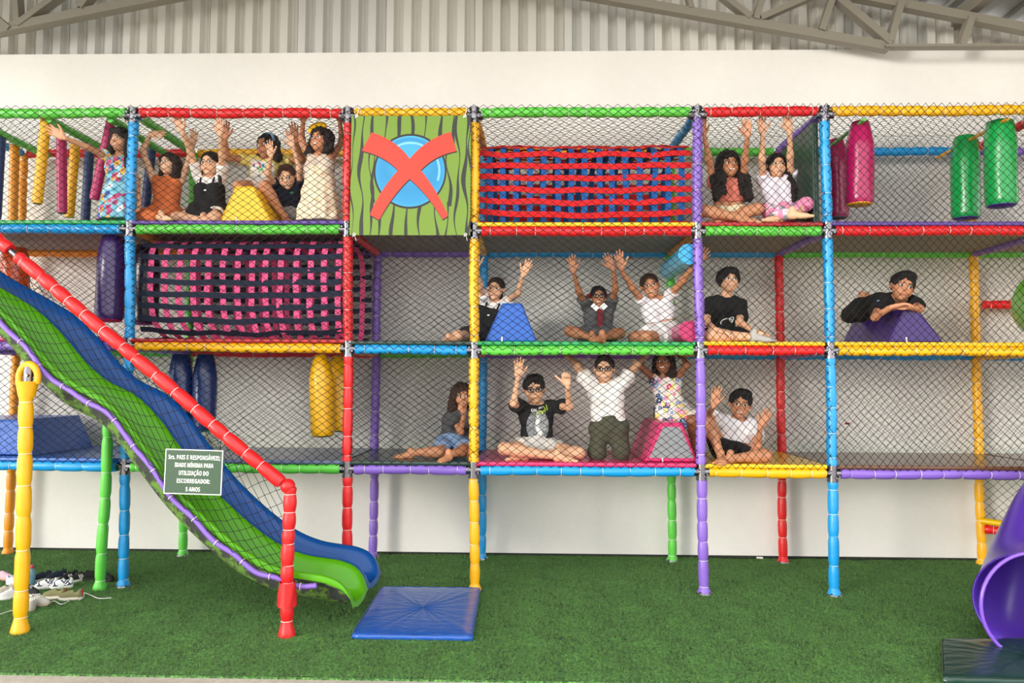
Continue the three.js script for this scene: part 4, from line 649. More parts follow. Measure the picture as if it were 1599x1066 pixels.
function child(K) {
  const s = K.s ?? 1, sk = C(K.skin), deck = K.floor, z0 = K.z;
  const P = at(K.pelvis[0], K.pelvis[1], K.pelvis[2] ?? z0); if (!K.free) P.y = Math.max(P.y, deck + .085 * s);
  const N = at(K.neck[0], K.neck[1], K.neck[2] ?? (z0 + (K.lean ?? .02)));
  const U = N.clone().sub(P).normalize();
  const reach = (from, q, L) => {       // joint on the line of sight q at bone length L from its parent; q[2] < 0 = away from the camera
    const r = ray(q[0], q[1]).normalize(), oc = from.clone().sub(camera.position), m = oc.dot(r), d2 = oc.lengthSq() - m * m, h = Math.sqrt(Math.max(0, L * L - d2)) * (Math.abs(q[2] ?? 1) <= 1 ? Math.abs(q[2] ?? 1) : 1);
    return camera.position.clone().addScaledVector(r, m - Math.sign(q[2] ?? 1) * h);
  };
  const low = (p, r) => { if (deck !== undefined) p.y = Math.max(p.y, deck + r); return p; };
  const sides = ['l', 'r'].map(k => {
    const A = K[k], sgn = k === 'l' ? -1 : 1, sh = at(A.sh[0], A.sh[1], A.sh[2] ?? (N.z - .01)), el = reach(sh, A.el, .225 * s), wr = reach(el, A.wr, .195 * s);
    const B = K['leg' + k]; const hip = P.clone().add(V(sgn * .062 * s, -.005, 0)); let kn, an;
    if (B) { kn = low(reach(hip, B.kn, .315 * s), .05 * s); an = low(reach(kn, B.an, .29 * s), .035 * s); }
    return { k, sgn, A, B, sh, el, wr, hip, kn, an };
  });
  const X = sides[1].sh.clone().sub(sides[0].sh).normalize(), W = X.clone().cross(U).normalize();
  const base = V(P.x, deck ?? P.y, P.z), t = thing('person', K.label, 'child', base, 'children in the play frame');
  // skeleton: [a, b, ra, rb]
  const T = [], chest = P.clone().lerp(N, .68);
  for (const q of sides) {
    const h = P.clone().addScaledVector(X, q.sgn * .055 * s), c = chest.clone().addScaledVector(X, q.sgn * .058 * s), wst = h.clone().lerp(c, .5).addScaledVector(X, -q.sgn * .008 * s);
    T.push([h, wst, .066 * s, .056 * s], [wst, c, .056 * s, .062 * s], [c, q.sh.clone().lerp(N, .3).addScaledVector(U, -.025 * s), .058 * s, .038 * s], [q.sh.clone().lerp(N, .12), N.clone().addScaledVector(U, -.015 * s), .033 * s, .038 * s]);
  }
  const hd = K.head, hc = at(hd.c[0], hd.c[1], hd.c[2] ?? N.z + .015), hh = hd.h * 1.04;
  const Q = new THREE.Quaternion().setFromEuler(new THREE.Euler(-(hd.pitch ?? 0) * .01745, (hd.yaw ?? 0) * .01745, -(hd.roll ?? 0) * .01745, 'YXZ'));
  const hm4 = new THREE.Matrix4().compose(hc, Q, V(hh, hh, hh)), hp = (x, y, z) => V(x, y, z).applyMatrix4(hm4);
  const limbs = [[N.clone().addScaledVector(U, -.02), hp(0, -.2, -.08), .039 * s, .039 * s]];
  for (const q of sides) { limbs.push([q.sh, q.el, .034 * s, .027 * s], [q.el, q.wr, .028 * s, .019 * s]); if (q.kn) limbs.push([q.hip, q.kn, .06 * s, .044 * s], [q.kn, q.kn.clone().lerp(q.an, .3), .045 * s, .045 * s], [q.kn.clone().lerp(q.an, .25), q.an, .045 * s, .027 * s]); }
  const all = [...T, ...limbs], bb = bounds(all, .09);
  const bodyF = capsList(all, .028 * s);
  const body = placed(surfaceNets(bodyF, bb.min, bb.max, .0125), new THREE.Matrix4(), sk);
  const pieces = [body, placed(HEAD, hm4, paintHead(K.skin, K.hair.color, K.face ?? {}))];
  const hl = .162 * s, handM = [];
  for (const q of sides) {
    const tip = q.A.tip ? at(q.A.tip[0], q.A.tip[1], q.wr.z + (q.A.tip[2] ?? .02)) : q.wr.clone().multiplyScalar(2).sub(q.el);
    const y = tip.sub(q.wr).normalize(); let zz = V(...(q.A.palm ?? [0, 0, 1])); zz.addScaledVector(y, -zz.dot(y)).normalize(); const x = y.clone().cross(zz);
    const mirror = q.k === 'r' !== !!q.A.swap;
    const m = basis(x, y, zz, q.wr.clone().addScaledVector(y, .012), hl); handM.push(m);
    pieces.push(placed(HANDS[q.A.hand ?? 'open'], m, sk.clone().lerp(C('#e0a58c'), .12), mirror));
    if (q.an) {
      const toe = q.B.toe ? V(...q.B.toe) : q.an.clone().sub(q.kn); toe.y *= .3; toe.normalize(); let yy = V(...(q.B.up ?? [0, 1, 0])); yy.addScaledVector(toe, -yy.dot(toe)).normalize();
      const fm = basis(yy.clone().cross(toe), yy, toe, low(q.an.clone(), .055 * s), .2 * s);
      if (K.socks) part('sock', (() => { const g = placed(FOOT, fm, C(K.socks)); g.deleteAttribute('color'); return g; })(), cloth(K.socks), t); else pieces.push(placed(FOOT, fm, sk, q.k === 'l'));
    }
  }
  part('body', mergeGeometries(pieces), skinM, t);
  // hair and things worn on the head
  const hg = placed(hairGeo(K.hair.type), hm4, C('#fff')); hg.deleteAttribute('color'); const hp2 = hg.attributes.position, huv = new Float32Array(hp2.count * 2); for (let i = 0; i < hp2.count; i++) { huv[2 * i] = (hp2.getX(i) + hp2.getZ(i)) * 14; huv[2 * i + 1] = hp2.getY(i) * 5; } hg.setAttribute('uv', new THREE.BufferAttribute(huv, 2));
  part('hair', hg, hm(K.hair.color), t);
  if (K.glasses) { const fr = []; for (const x of [-.15, .15]) { const g = new THREE.TorusGeometry(.1, .016, 6, 24); g.scale(1.08, .82, 1); g.translate(x, -.01, .42); fr.push(g); } fr.push(rod(V(-.045, .02, .44), V(.045, .02, .44), .014, 6), rod(V(.26, .03, .42), V(.4, .02, 0), .013, 6), rod(V(-.26, .03, .42), V(-.4, .02, 0), .013, 6)); const g = merge(fr); g.applyMatrix4(hm4); part('glasses', g, std('#15171a', .35), t, 'dark framed glasses'); }
  if (K.headband) { const g = new THREE.TorusGeometry(.44, .045, 8, 30, Math.PI); g.scale(1, 1.02, 1.7); g.rotateX(-.12); g.translate(0, .1, .06); g.applyMatrix4(hm4); part('headband', g, cloth(K.headband), t); }
  if (K.bow) { const g = merge([new THREE.SphereGeometry(.22, 14, 10).scale(1, .62, .5).rotateZ(1.1).translate(-.38, .5, .16), new THREE.SphereGeometry(.27, 14, 10).scale(1.15, .5, .5).rotateZ(-.2).translate(-.02, .62, .12), new THREE.SphereGeometry(.1, 10, 8).translate(-.24, .57, .18)]); g.applyMatrix4(hm4); part('hair_bow', g, cloth(K.bow), t, 'yellow fabric bow'); }
  if (K.pompoms) for (const x of [-.45, .45]) { const g = new THREE.IcosahedronGeometry(.12, 2); g.translate(x, .03, .0); g.applyMatrix4(hm4); part('hair_bow', g, cloth(K.pompoms), t, 'dark red hair bow'); }
  // garments
  const uvOf = g => { const p = g.attributes.position, uv = new Float32Array(p.count * 2), d = V(0, 0, 0); for (let i = 0; i < p.count; i++) { d.fromBufferAttribute(p, i).sub(chest); uv[2 * i] = d.dot(X) / .42 + .5; uv[2 * i + 1] = d.dot(U) / .42 + .5; } g.setAttribute('uv', new THREE.BufferAttribute(uv, 2)); return g; };
  const fold = (x, y, z) => .0035 * Math.sin(x * 46 + 3 * Math.sin(y * 17)) + .0028 * Math.sin(y * 38 + z * 30 + x * 15);
  const garment = (name, bones, cuts, mat, label, extra, k = .03) => {
    const cutB = (x, y, z) => { let d = 9; for (const [a, b, ra, rb, cut] of bones) { let e = cap(x, y, z, a, b, ra, rb); if (cut) { const n = b.clone().sub(a).normalize(); e = Math.max(e, (x - b.x) * n.x + (y - b.y) * n.y + (z - b.z) * n.z); } d = smin(d, e, k * s); } if (extra) d = smin(d, extra(x, y, z), .03); for (const c of cuts) d = Math.max(d, c(x, y, z)); return d + fold(x, y, z); };
    const b2 = bounds(bones, .11); if (extra && extra.box) b2.union(extra.box);
    return part(name, uvOf(surfaceNets(cutB, b2.min, b2.max, .0105)), mat, t, label);
  };
  const plane = (p, n) => (x, y, z) => (x - p.x) * n.x + (y - p.y) * n.y + (z - p.z) * n.z;
  const grow = (l, e) => l.map(([a, b, ra, rb, c]) => [a, b, ra + e, rb + e, c]);
  const nk = N.clone().addScaledVector(U, .05 * s), neckCut = r => (x, y, z) => r * s - Math.hypot(x - nk.x, y - nk.y, z - nk.z);
  for (const g of K.wear) {
    const e = (g.e ?? .014) * .8;
    if (g.k === 'top') {
      const bones = grow(T, e), cuts = [neckCut(g.neck ?? .068)]; if (g.sleeve) for (const q of sides) bones.push([q.sh, q.sh.clone().lerp(q.el, g.sleeve), .034 * s + e, (g.cuff ?? .04) * s + e, true]);
      if (!g.sleeve) for (const q of sides) { const c = q.sh.clone().addScaledVector(X, q.sgn * .012).addScaledVector(U, .012); cuts.push((x, y, z) => .05 * s - Math.hypot(x - c.x, y - c.y, z - c.z)); }
      cuts.push(plane(P.clone().lerp(N, 1 - (g.hem ?? 1)), U.clone().negate()));
      garment(g.name ?? 'shirt', bones, cuts, cloth(g.c, g.map), g.label);
    } else if (g.k === 'bottom') {
      const bones = [[sides[0].hip, sides[1].hip, .075 * s + e, .075 * s + e], [P, P.clone().lerp(N, .25), .088 * s + e, .08 * s + e]];
      for (const q of sides) if (q.kn) { const L = g.len ?? .6; if (L <= 1) bones.push([q.hip, q.hip.clone().lerp(q.kn, L), .066 * s + e, (g.w ?? .06) * s + e, true]); else { bones.push([q.hip, q.kn, .066 * s + e, .048 * s + e], [q.kn, q.kn.clone().lerp(q.an, L - 1), .048 * s + e, .035 * s + e, true]); } }
      garment(g.name ?? 'shorts', bones, [plane(P.clone().lerp(N, g.top ?? .3), U)], cloth(g.c, g.map), g.label);
    } else if (g.k === 'skirt') {     // from the waist down to a hem: centre, half width, half depth
      const a = P.clone().lerp(N, g.top ?? .42), h = g.hem.map((q, i) => q), c = at(h[0], h[1], h[2] ?? P.z), ax = c.clone().sub(a), L = ax.length(); ax.normalize();
      const xr = X.clone().addScaledVector(ax, -X.dot(ax)).normalize(), zr = xr.clone().cross(ax).normalize();
      const f = (x, y, z) => { const dx = x - a.x, dy = y - a.y, dz = z - a.z, tt = dx * ax.x + dy * ax.y + dz * ax.z, u = dx * xr.x + dy * xr.y + dz * xr.z, v = dx * zr.x + dy * zr.y + dz * zr.z, q = clamp(tt / L, 0, 1), qq = g.bell ? Math.pow(q, .7) : q, th = Math.atan2(v, u), fl = 1 + .05 * q * Math.sin(th * 11); const rx = lerp(.1 * s + e, g.w[0], qq) * fl, rz = lerp(.078 * s + e, g.w[1], qq) * fl; return Math.max((Math.hypot(u / rx, v / rz) - 1) * Math.min(rx, rz) * .9, tt - L, -tt - .02); };
      const bx = new THREE.Box3().setFromPoints([a, c]).expandByScalar(Math.max(...g.w) + .03); f.box = bx;
      garment('skirt', [[a, a.clone().addScaledVector(ax, .01), .02, .02]], [], cloth(g.c, g.map), g.label, f);
    } else if (g.k === 'thighskirt') {
      const bones = [[sides[0].hip, sides[1].hip, .09 * s + e, .09 * s + e], [P, P.clone().lerp(N, .3), .09 * s + e, .08 * s + e]]; for (const q of sides) if (q.kn) bones.push([q.hip, q.hip.clone().lerp(q.kn, g.len ?? .7), .075 * s + e, .075 * s + e, true]); const m0 = sides[0].hip.clone().lerp(sides[0].kn, .6), m1 = sides[1].hip.clone().lerp(sides[1].kn, .6); bones.push([m0, m1, .05 * s, .05 * s]);
      garment('skirt', bones, [plane(P.clone().lerp(N, .36), U)], cloth(g.c, g.map), g.label, undefined, .06);
    } else if (g.k === 'bib') {        // pinafore bib and straps over the shirt
      const ee = .022, bones = grow(T.filter((_, i) => i % 4 < 2), ee);
      garment('pinafore', bones, [plane(P.clone().lerp(N, .86), U), plane(P.clone().lerp(N, .05), U.clone().negate())], cloth(g.c), g.label);
      for (const q of sides) { const a = P.clone().lerp(N, .82).addScaledVector(X, q.sgn * .055 * s).addScaledVector(W, .07 * s), b = N.clone().addScaledVector(X, q.sgn * .06 * s).addScaledVector(U, .028 * s); const m = a.clone().lerp(b, .55).addScaledVector(W, .022 * s); part('strap', new THREE.TubeGeometry(new THREE.CatmullRomCurve3([a.clone().addScaledVector(U, -.03), a, m, b, b.clone().addScaledVector(W, -.06)]), 16, .009, 6), cloth(g.c), t); }
    }
  }
  // small flat prints and accessories given in the chest's own frame: right, up, forward (metres)
  const onChest = (r, u, f) => P.clone().lerp(N, .68).addScaledVector(X, r).addScaledVector(U, u).addScaledVector(W, f);
  if (K.extra) K.extra({ t, P, N, X, U, W, s, onChest, sides, hp, handM, chest });
  return t;
}
// prints on cloth
const dots = (bg, cols, n, r, stem) => canvasTex(512, 512, (g, w, h) => { g.fillStyle = bg; g.fillRect(0, 0, w, h); for (let k = 0; k < n; k++) { const x = rnd() * w, y = rnd() * h, q = r * rr(.5, 1.2), c = cols[Math.floor(rnd() * cols.length)]; for (const [ox, oy] of [[0, 0], [w, 0], [-w, 0], [0, h], [0, -h]]) { g.fillStyle = c; for (let p = 0; p < 5; p++) { g.beginPath(); g.arc(x + ox + Math.cos(p * 1.257) * q * .6, y + oy + Math.sin(p * 1.257) * q * .6, q * .5, 0, 7); g.fill(); } g.fillStyle = stem; g.beginPath(); g.arc(x + ox, y + oy, q * .25, 0, 7); g.fill(); } } });
const floralBlue = dots('#86c6dc', ['#d6e8f0', '#c94a74', '#4a5fae', '#5db2c9', '#e8b14c', '#e07b9a', '#3f93b8', '#f0f2f2'], 70, 30, '#5a4a8a');
const floralWhite = dots('#eee9e2', ['#e2488a', '#f2dc62', '#5f86bd', '#f4a3c4', '#3e4f78', '#f5e98e', '#8fa9d4'], 95, 26, '#fff6d8');
const pinkPlaid = canvasTex(512, 512, (g, w, h) => { g.fillStyle = '#e58cae'; g.fillRect(0, 0, w, h); for (let k = 0; k < 60; k++) { g.fillStyle = ['#f3c3d4', '#8f8f9c', '#c95f8c', '#f0a9c3', '#d5d1d8'][k % 5]; g.save(); g.translate(rnd() * w, rnd() * h); g.rotate(rr(-.5, .5)); g.fillRect(-30, -24, 60, 48); g.fillStyle = 'rgba(120,50,90,.5)'; g.fillRect(-20, -3, 40, 6); g.restore(); } });
const speckle = (bg, fg) => canvasTex(256, 256, (g, w, h) => { g.fillStyle = bg; g.fillRect(0, 0, w, h); g.fillStyle = fg; for (let k = 0; k < 420; k++) { g.save(); g.translate(rnd() * w, rnd() * h); g.rotate(rr(-.9, .9)); g.fillRect(-1, -5, 2, 10); g.restore(); } });
const hemPrint = canvasTex(512, 512, (g, w, h) => { g.fillStyle = '#efe0c4'; g.fillRect(0, 0, w, h); for (let k = 0; k < 130; k++) { g.fillStyle = ['#e79a72', '#edbc70', '#d9857e', '#f1c79a', '#cdbf8e'][k % 5]; const x = rnd() * w, y = rnd() * h; g.globalAlpha = .55; g.beginPath(); g.ellipse(x, y, rr(8, 20), rr(5, 12), rnd() * 3, 0, 7); g.fill(); g.globalAlpha = 1; } });
const yellowTee = canvasTex(512, 512, (g, w, h) => { g.fillStyle = '#efdc7c'; g.fillRect(0, 0, w, h); g.fillStyle = '#ece7da'; g.fillRect(120, 190, 272, 322); const c = ['#e5609a', '#3fb3c4', '#e8b32c', '#4a7fc8', '#58b06c']; for (let k = 0; k < 60; k++) { g.fillStyle = c[k % 5]; g.beginPath(); g.arc(rr(150, 370), rr(220, 500), rr(6, 16), 0, 7); g.fill(); } });
const rockTee = canvasTex(512, 512, (g, w, h) => {
  g.fillStyle = '#141416'; g.fillRect(0, 0, w, h);
  g.fillStyle = '#85888b'; g.beginPath(); g.ellipse(268, 330, 118, 168, 0, 0, 7); g.fill();
  for (let k = 0; k < 240; k++) { g.fillStyle = ['#6c6f73', '#9a9da0', '#b9bcbe', '#55585c'][k % 4]; const a = rnd() * 6.3, q = Math.sqrt(rnd()); g.save(); g.translate(268 + Math.cos(a) * q * 108, 330 + Math.sin(a) * q * 158); g.rotate(a * 2); g.fillRect(-12, -3, rr(10, 30), rr(3, 9)); g.restore(); }
  g.fillStyle = '#d9dcda'; g.beginPath(); g.moveTo(262, 214); g.lineTo(300, 262); g.lineTo(272, 320); g.lineTo(318, 392); g.lineTo(292, 486); g.lineTo(246, 470); g.lineTo(268, 396); g.lineTo(236, 330); g.closePath(); g.fill();
  g.fillStyle = '#f4f4f2'; g.font = 'bold 44px sans-serif'; g.fillText('ON', 196, 178); g.font = 'bold 28px sans-serif'; g.save(); g.translate(280, 152); g.rotate(-.22); g.fillText('ANY', 0, 0); g.restore();
  g.strokeStyle = '#b7d63a'; g.lineWidth = 8; g.lineCap = 'round'; g.beginPath(); g.moveTo(258, 214); g.bezierCurveTo(270, 150, 292, 160, 284, 196); g.bezierCurveTo(296, 166, 320, 160, 318, 196); g.bezierCurveTo(330, 160, 350, 150, 346, 190); g.moveTo(330, 128); g.lineTo(362, 170); g.moveTo(358, 108); g.lineTo(372, 160); g.stroke();
});
const doodleTee = canvasTex(512, 512, (g, w, h) => { g.fillStyle = '#111113'; g.fillRect(0, 0, w, h); g.strokeStyle = '#ececea'; g.lineWidth = 9; g.beginPath(); g.ellipse(240, 400, 62, 36, -.2, 2.6, 7.6); g.stroke(); g.beginPath(); g.ellipse(290, 372, 16, 24, .3, 0, 7); g.stroke(); g.beginPath(); g.ellipse(366, 440, 26, 30, 0, .6, 5.4); g.stroke(); g.fillStyle = '#ececea'; for (let k = 0; k < 22; k++) { g.beginPath(); g.arc(rr(280, 450), rr(430, 490), rr(2, 5), 0, 7); g.fill(); } for (let k = 0; k < 5; k++) g.fillRect(212 + k * 15, 424, 9, 9); });
const SK = { a: '#d29670', b: '#c58863', c: '#dfac88', d: '#9c6746', e: '#e3b28f' };
const D1 = i => dk(1, i), D2 = i => dk(2, i), D3 = i => dk(3, i), down = (sgn, z) => ({});
const kneel = (xl, xr, y, back = -.3) => null;

child({ label: 'girl with long black hair and a blue floral dress stretching her arm sideways', s: 1.02, z: -.22, floor: D3(-1), skin: SK.a, pelvis: [193, 303], neck: [186, 247], head: { c: [189, 219], h: .205, yaw: -12 }, hair: { type: 'long', color: '#120c0b' }, face: { smile: 1, open: 1, gaze: -.01 },
  l: { sh: [171, 246], el: [137, 230], wr: [102, 216], tip: [82, 204] }, r: { sh: [203, 252], el: [213, 282], wr: [216, 308], tip: [214, 325], hand: 'relaxed' }, legl: { kn: [180, 344, 0], an: [176, 346, -1] }, legr: { kn: [203, 344, 0], an: [206, 346, -1] },
  wear: [{ k: 'top', name: 'dress', c: '#ffffff', map: floralBlue, sleeve: .3, hem: .8 }, { k: 'skirt', c: '#ffffff', map: floralBlue, top: .4, hem: [188, 345, -.2], w: [.2, .15], bell: 1 }] });
child({ label: 'girl in an orange romper with a brown bob waving both arms', s: .98, z: -.42, floor: D3(0), skin: SK.e, pelvis: [259, 331], neck: [261, 279], head: { c: [265, 257], h: .2, yaw: -22, pitch: 8, roll: -8 }, hair: { type: 'bob', color: '#2a1710' }, face: { smile: 1, gaze: -.012 },
  l: { sh: [240, 281], el: [223, 236, -1], wr: [235, 208, .5], tip: [258, 210], palm: [0, .2, 1] }, r: { sh: [283, 282], el: [297, 246], wr: [301, 228, -1], tip: [303, 208] }, legl: { kn: [220, 338], an: [252, 345] }, legr: { kn: [290, 340, -1], an: [248, 346] },
  wear: [{ k: 'top', name: 'romper', c: '#cf6d3a', hem: 1.02, neck: .055 }, { k: 'bottom', name: 'romper_trousers', c: '#cf6d3a', len: 1.85, e: .02 }] });
child({ label: 'girl in a black pinafore over a white shirt next to the yellow block', s: 1.02, z: -.36, floor: D3(0), skin: SK.c, pelvis: [327, 331], neck: [327.5, 280], head: { c: [329, 256], h: .212, yaw: -6, roll: -3 }, hair: { type: 'braids', color: '#1c110c' }, face: { gaze: .01, smile: 0 },
  l: { sh: [310, 277], el: [298, 239], wr: [285.5, 207], tip: [277, 188] }, r: { sh: [346, 277], el: [347, 243], wr: [344.5, 212], tip: [343, 188] }, legl: { kn: [275, 340, .4], an: [318, 346] }, legr: { kn: [336, 339], an: [322, 347, -1] },
  wear: [{ k: 'top', c: '#e7e2de', sleeve: .62, hem: .9 }, { k: 'bottom', c: '#ddd8d2', len: .45 }, { k: 'bib', c: '#121214', label: 'black pinafore bib' }, { k: 'thighskirt', c: '#121214', len: .35, e: .02 }],
  extra: o => part('emblem', box(-.01, .01, -.006, .006, -.002, .002).applyMatrix4(basis(o.X, o.U, o.W, o.onChest(.0, -.02, .095), 1)), M.tie, o.t, 'small white emblem') });
child({ label: 'girl in a yellow printed T-shirt with a pale blue headband', s: 1.06, z: -.58, floor: D3(0), free: true, skin: SK.b, pelvis: [408, 289, -.58], neck: [416, 250], head: { c: [417, 229], h: .222, yaw: -28, pitch: 0, roll: -6 }, hair: { type: 'wavy', color: '#150d0b' }, face: { smile: 0, gaze: -.015 }, headband: '#7ea9c9',
  l: { sh: [392, 250], el: [356, 246], wr: [351.5, 219], tip: [352, 190] }, r: { sh: [441, 251], el: [472, 249], wr: [462, 221], tip: [459, 201] }, legl: { kn: [373, 291], an: [380, 335, -1] }, legr: { kn: [413, 291], an: [446, 341, 1], toe: [.6, -.1, 1] },
  wear: [{ k: 'top', c: '#ffffff', map: yellowTee, sleeve: .5, hem: 1, neck: .065 }, { k: 'bottom', c: '#d9d4cc', len: .4 }] });
child({ label: 'small boy in a navy polo shirt leaning forward with raised arms', s: .92, z: -.55, floor: D3(0), skin: SK.e, pelvis: [455, 334], neck: [451, 294, -.5], head: { c: [448, 276, -.44], h: .208, yaw: 10, pitch: -22, roll: -8 }, hair: { type: 'crop', color: '#4a2e1c' }, face: { smile: 1, gaze: .0 },
  l: { sh: [434, 294], el: [418, 271], wr: [423, 246], tip: [421, 228] }, r: { sh: [468, 292], el: [468, 264], wr: [458, 231], tip: [453, 212], palm: [-.2, 0, 1] }, legl: { kn: [432, 338, -1], an: [452, 346] }, legr: { kn: [480, 338, -1], an: [450, 346] },
  wear: [{ k: 'top', c: '#141a2c', sleeve: .45, hem: 1, neck: .055 }, { k: 'bottom', c: '#9a9894', len: .75 }],
  extra: o => part('emblem', box(-.016, .016, -.009, .009, -.002, .002).applyMatrix4(basis(o.X, o.U, o.W, o.onChest(.05, .03, .085), 1)), std('#2f7a4c', .8), o.t, 'small green emblem') });
child({ label: 'girl in a long cream dress with a yellow bow holding the red beam', s: 1.02, z: -.2, floor: D3(0), skin: SK.b, pelvis: [499, 300], neck: [499, 244], head: { c: [501, 220], h: .212, yaw: -20, pitch: 10 }, hair: { type: 'curlybob', color: '#1d100c' }, face: { smile: 1, gaze: -.01 }, bow: '#f2c21c',
  l: { sh: [484, 246], el: [471, 218, -1], wr: [473, 191], tip: [475, 176], hand: 'fist' }, r: { sh: [516, 247], el: [534, 222, -1], wr: [531, 192], tip: [531, 176], hand: 'fist' }, legl: { kn: [489, 344, 0], an: [487, 346, -1] }, legr: { kn: [511, 344, 0], an: [514, 346, -1] },
  wear: [{ k: 'top', name: 'dress', c: '#d9cbbb', map: speckle('#ffffff', '#d8c2b0'), hem: .72, neck: .072 }, { k: 'skirt', c: '#ffffff', map: hemPrint, top: .62, hem: [498, 347, -.18], w: [.208, .15] }] });
child({ label: 'girl with very long dark curls and a pink crop top', s: 1.05, z: -.34, floor: D3(3), skin: SK.b, pelvis: [1139, 333], neck: [1138, 282], head: { c: [1138, 259], h: .212, yaw: 6, pitch: 8 }, hair: { type: 'curlylong', color: '#1a0f0c' }, face: { smile: 1 },
  l: { sh: [1114, 286], el: [1107, 249], wr: [1100, 213], tip: [1098, 186], palm: [.7, 0, .7] }, r: { sh: [1161, 284], el: [1163, 249], wr: [1167, 216], tip: [1166, 196], palm: [-.5, 0, 1] }, legl: { kn: [1101, 329], an: [1160, 343] }, legr: { kn: [1183, 326], an: [1122, 344] },
  wear: [{ k: 'top', c: '#d87a68', sleeve: .25, hem: .66, e: .018 }, { k: 'bottom', c: '#e6d9b4', len: .32, top: .2 }] });
child({ label: 'girl in a white T-shirt and pink patterned leggings with raised arms', s: 1.02, z: -.36, floor: D3(3), skin: SK.c, pelvis: [1222, 333], neck: [1212, 281], head: { c: [1212, 259], h: .208, yaw: 2 }, hair: { type: 'halfup', color: '#170e0b' }, face: { smile: 1, open: 1 },
  l: { sh: [1192, 282], el: [1189.5, 248], wr: [1191, 211], tip: [1189, 190] }, r: { sh: [1235, 279], el: [1234, 243], wr: [1233.5, 208], tip: [1230, 188] }, legl: { kn: [1200, 329], an: [1238, 344], toe: [1, 0, .35] }, legr: { kn: [1258, 319], an: [1216, 345], toe: [-1, 0, .2] },
  wear: [{ k: 'top', c: '#e6e0ea', sleeve: .3, hem: 1.02, e: .022 }, { k: 'bottom', name: 'leggings', c: '#ffffff', map: pinkPlaid, len: 1.92, e: .01 }] });
child({ label: 'girl in a black pinafore beside the bright blue block waving', s: .98, z: -.5, floor: D2(2), skin: SK.c, pelvis: [752, 524], neck: [771, 473], head: { c: [774, 451], h: .2, yaw: -10, roll: 6 }, hair: { type: 'tied', color: '#2b1910' }, face: { gaze: -.008 },
  l: { sh: [757, 470], el: [750, 446], wr: [744, 420], tip: [743, 400] }, r: { sh: [787, 474], el: [808, 459], wr: [816, 431], tip: [825, 412] }, legl: { kn: [716, 524], an: [704, 529, -1] }, legr: { kn: [725, 520, -1], an: [700, 530] },
  wear: [{ k: 'top', c: '#e2dedb', sleeve: .5, hem: .9 }, { k: 'bottom', c: '#141416', len: .62, e: .03 }, { k: 'bib', c: '#121214', label: 'black pinafore bib' }],
  extra: o => part('emblem', box(-.01, .01, -.006, .006, -.002, .002).applyMatrix4(basis(o.X, o.U, o.W, o.onChest(.0, -.02, .095), 1)), M.tie, o.t, 'small white emblem') });
child({ label: 'girl in a grey school dress with a maroon striped tie and red hair bows', s: .98, z: -.45, floor: D2(2), skin: SK.d, pelvis: [935, 522], neck: [934.5, 481], head: { c: [934.5, 463], h: .182 }, hair: { type: 'tied', color: '#120b0a' }, face: { smile: 1 }, glasses: true, pompoms: '#7c1420',
  l: { sh: [915, 477], el: [904, 455], wr: [896, 426], tip: [893, 408] }, r: { sh: [954, 477], el: [961, 451], wr: [958, 421], tip: [951, 406] }, legl: { kn: [890, 517], an: [926, 532] }, legr: { kn: [968, 520], an: [940, 533] },
  wear: [{ k: 'top', name: 'dress', c: '#4b4b4d', sleeve: .5, hem: 1.04, neck: .058, e: .016 }, { k: 'thighskirt', c: '#4b4b4d', len: .4 }],
  extra: o => { for (const q of [-1, 1]) part('collar', box(-.032, .032, -.022, .022, -.004, .004).rotateZ(q * .75).applyMatrix4(basis(o.X, o.U, o.W, o.onChest(q * .036, .085, .07), 1)), M.tie, o.t, 'white collar'); const ti = (u0, u1, w, c, f) => part(c === '#c9a53a' ? 'tie_stripe' : 'tie', box(-w, w, u0, u1, -.004, .004 + f).applyMatrix4(basis(o.X, o.U, o.W, o.onChest(.005, 0, .1), 1)), cloth(c), o.t, c === '#c9a53a' ? 'gold stripe' : 'maroon tie'); ti(-.2, .065, .022, '#6a1320', 0); for (let k = 0; k < 4; k++) ti(-.195 + k * .024, -.185 + k * .024, .0225, '#c9a53a', .002); } });
child({ label: 'girl in a white crop top and white skirt tilting her head', s: 1.1, z: -.55, floor: D2(2), skin: SK.b, pelvis: [1036, 521], neck: [1025, 468], head: { c: [1015, 446], h: .212, yaw: -5, roll: -14 }, hair: { type: 'tied', color: '#3a2415' }, face: { smile: 1 },
  l: { sh: [1005, 473], el: [987, 448], wr: [970, 422], tip: [967, 402] }, r: { sh: [1045, 463], el: [1066, 438], wr: [1085, 414], tip: [1101, 396], palm: [-.3, 0, 1] }, legl: { kn: [990, 527], an: [1020, 531, -1] }, legr: { kn: [1010, 526], an: [1040, 531, -1] },
  wear: [{ k: 'top', c: '#e4dfe2', sleeve: .35, hem: .62, e: .02 }, { k: 'thighskirt', c: '#e6e2e0', len: .5 }] });
child({ label: 'boy in a black T-shirt sitting cross legged beside the lilac post', s: 1.12, z: -.4, floor: D2(3), skin: SK.c, pelvis: [1134, 522], neck: [1134, 464], head: { c: [1137, 439], h: .215, yaw: 8, pitch: 12 }, hair: { type: 'mop', color: '#110b0a' }, face: { gaze: .01 }, socks: '#a7a39d',
  l: { sh: [1108, 474], el: [1103, 503], wr: [1117, 514], tip: [1129, 517], hand: 'relaxed', palm: [0, -1, -.3] }, r: { sh: [1157, 476], el: [1155, 503], wr: [1175, 515], tip: [1194, 520], hand: 'relaxed', palm: [0, -1, -.3] }, legl: { kn: [1110, 526], an: [1178, 528] }, legr: { kn: [1166, 522, -1], an: [1130, 529] },
  wear: [{ k: 'top', c: '#ffffff', map: doodleTee, sleeve: .72, cuff: .052, hem: 1.02, e: .022 }, { k: 'bottom', c: '#141415', len: .7 }] });
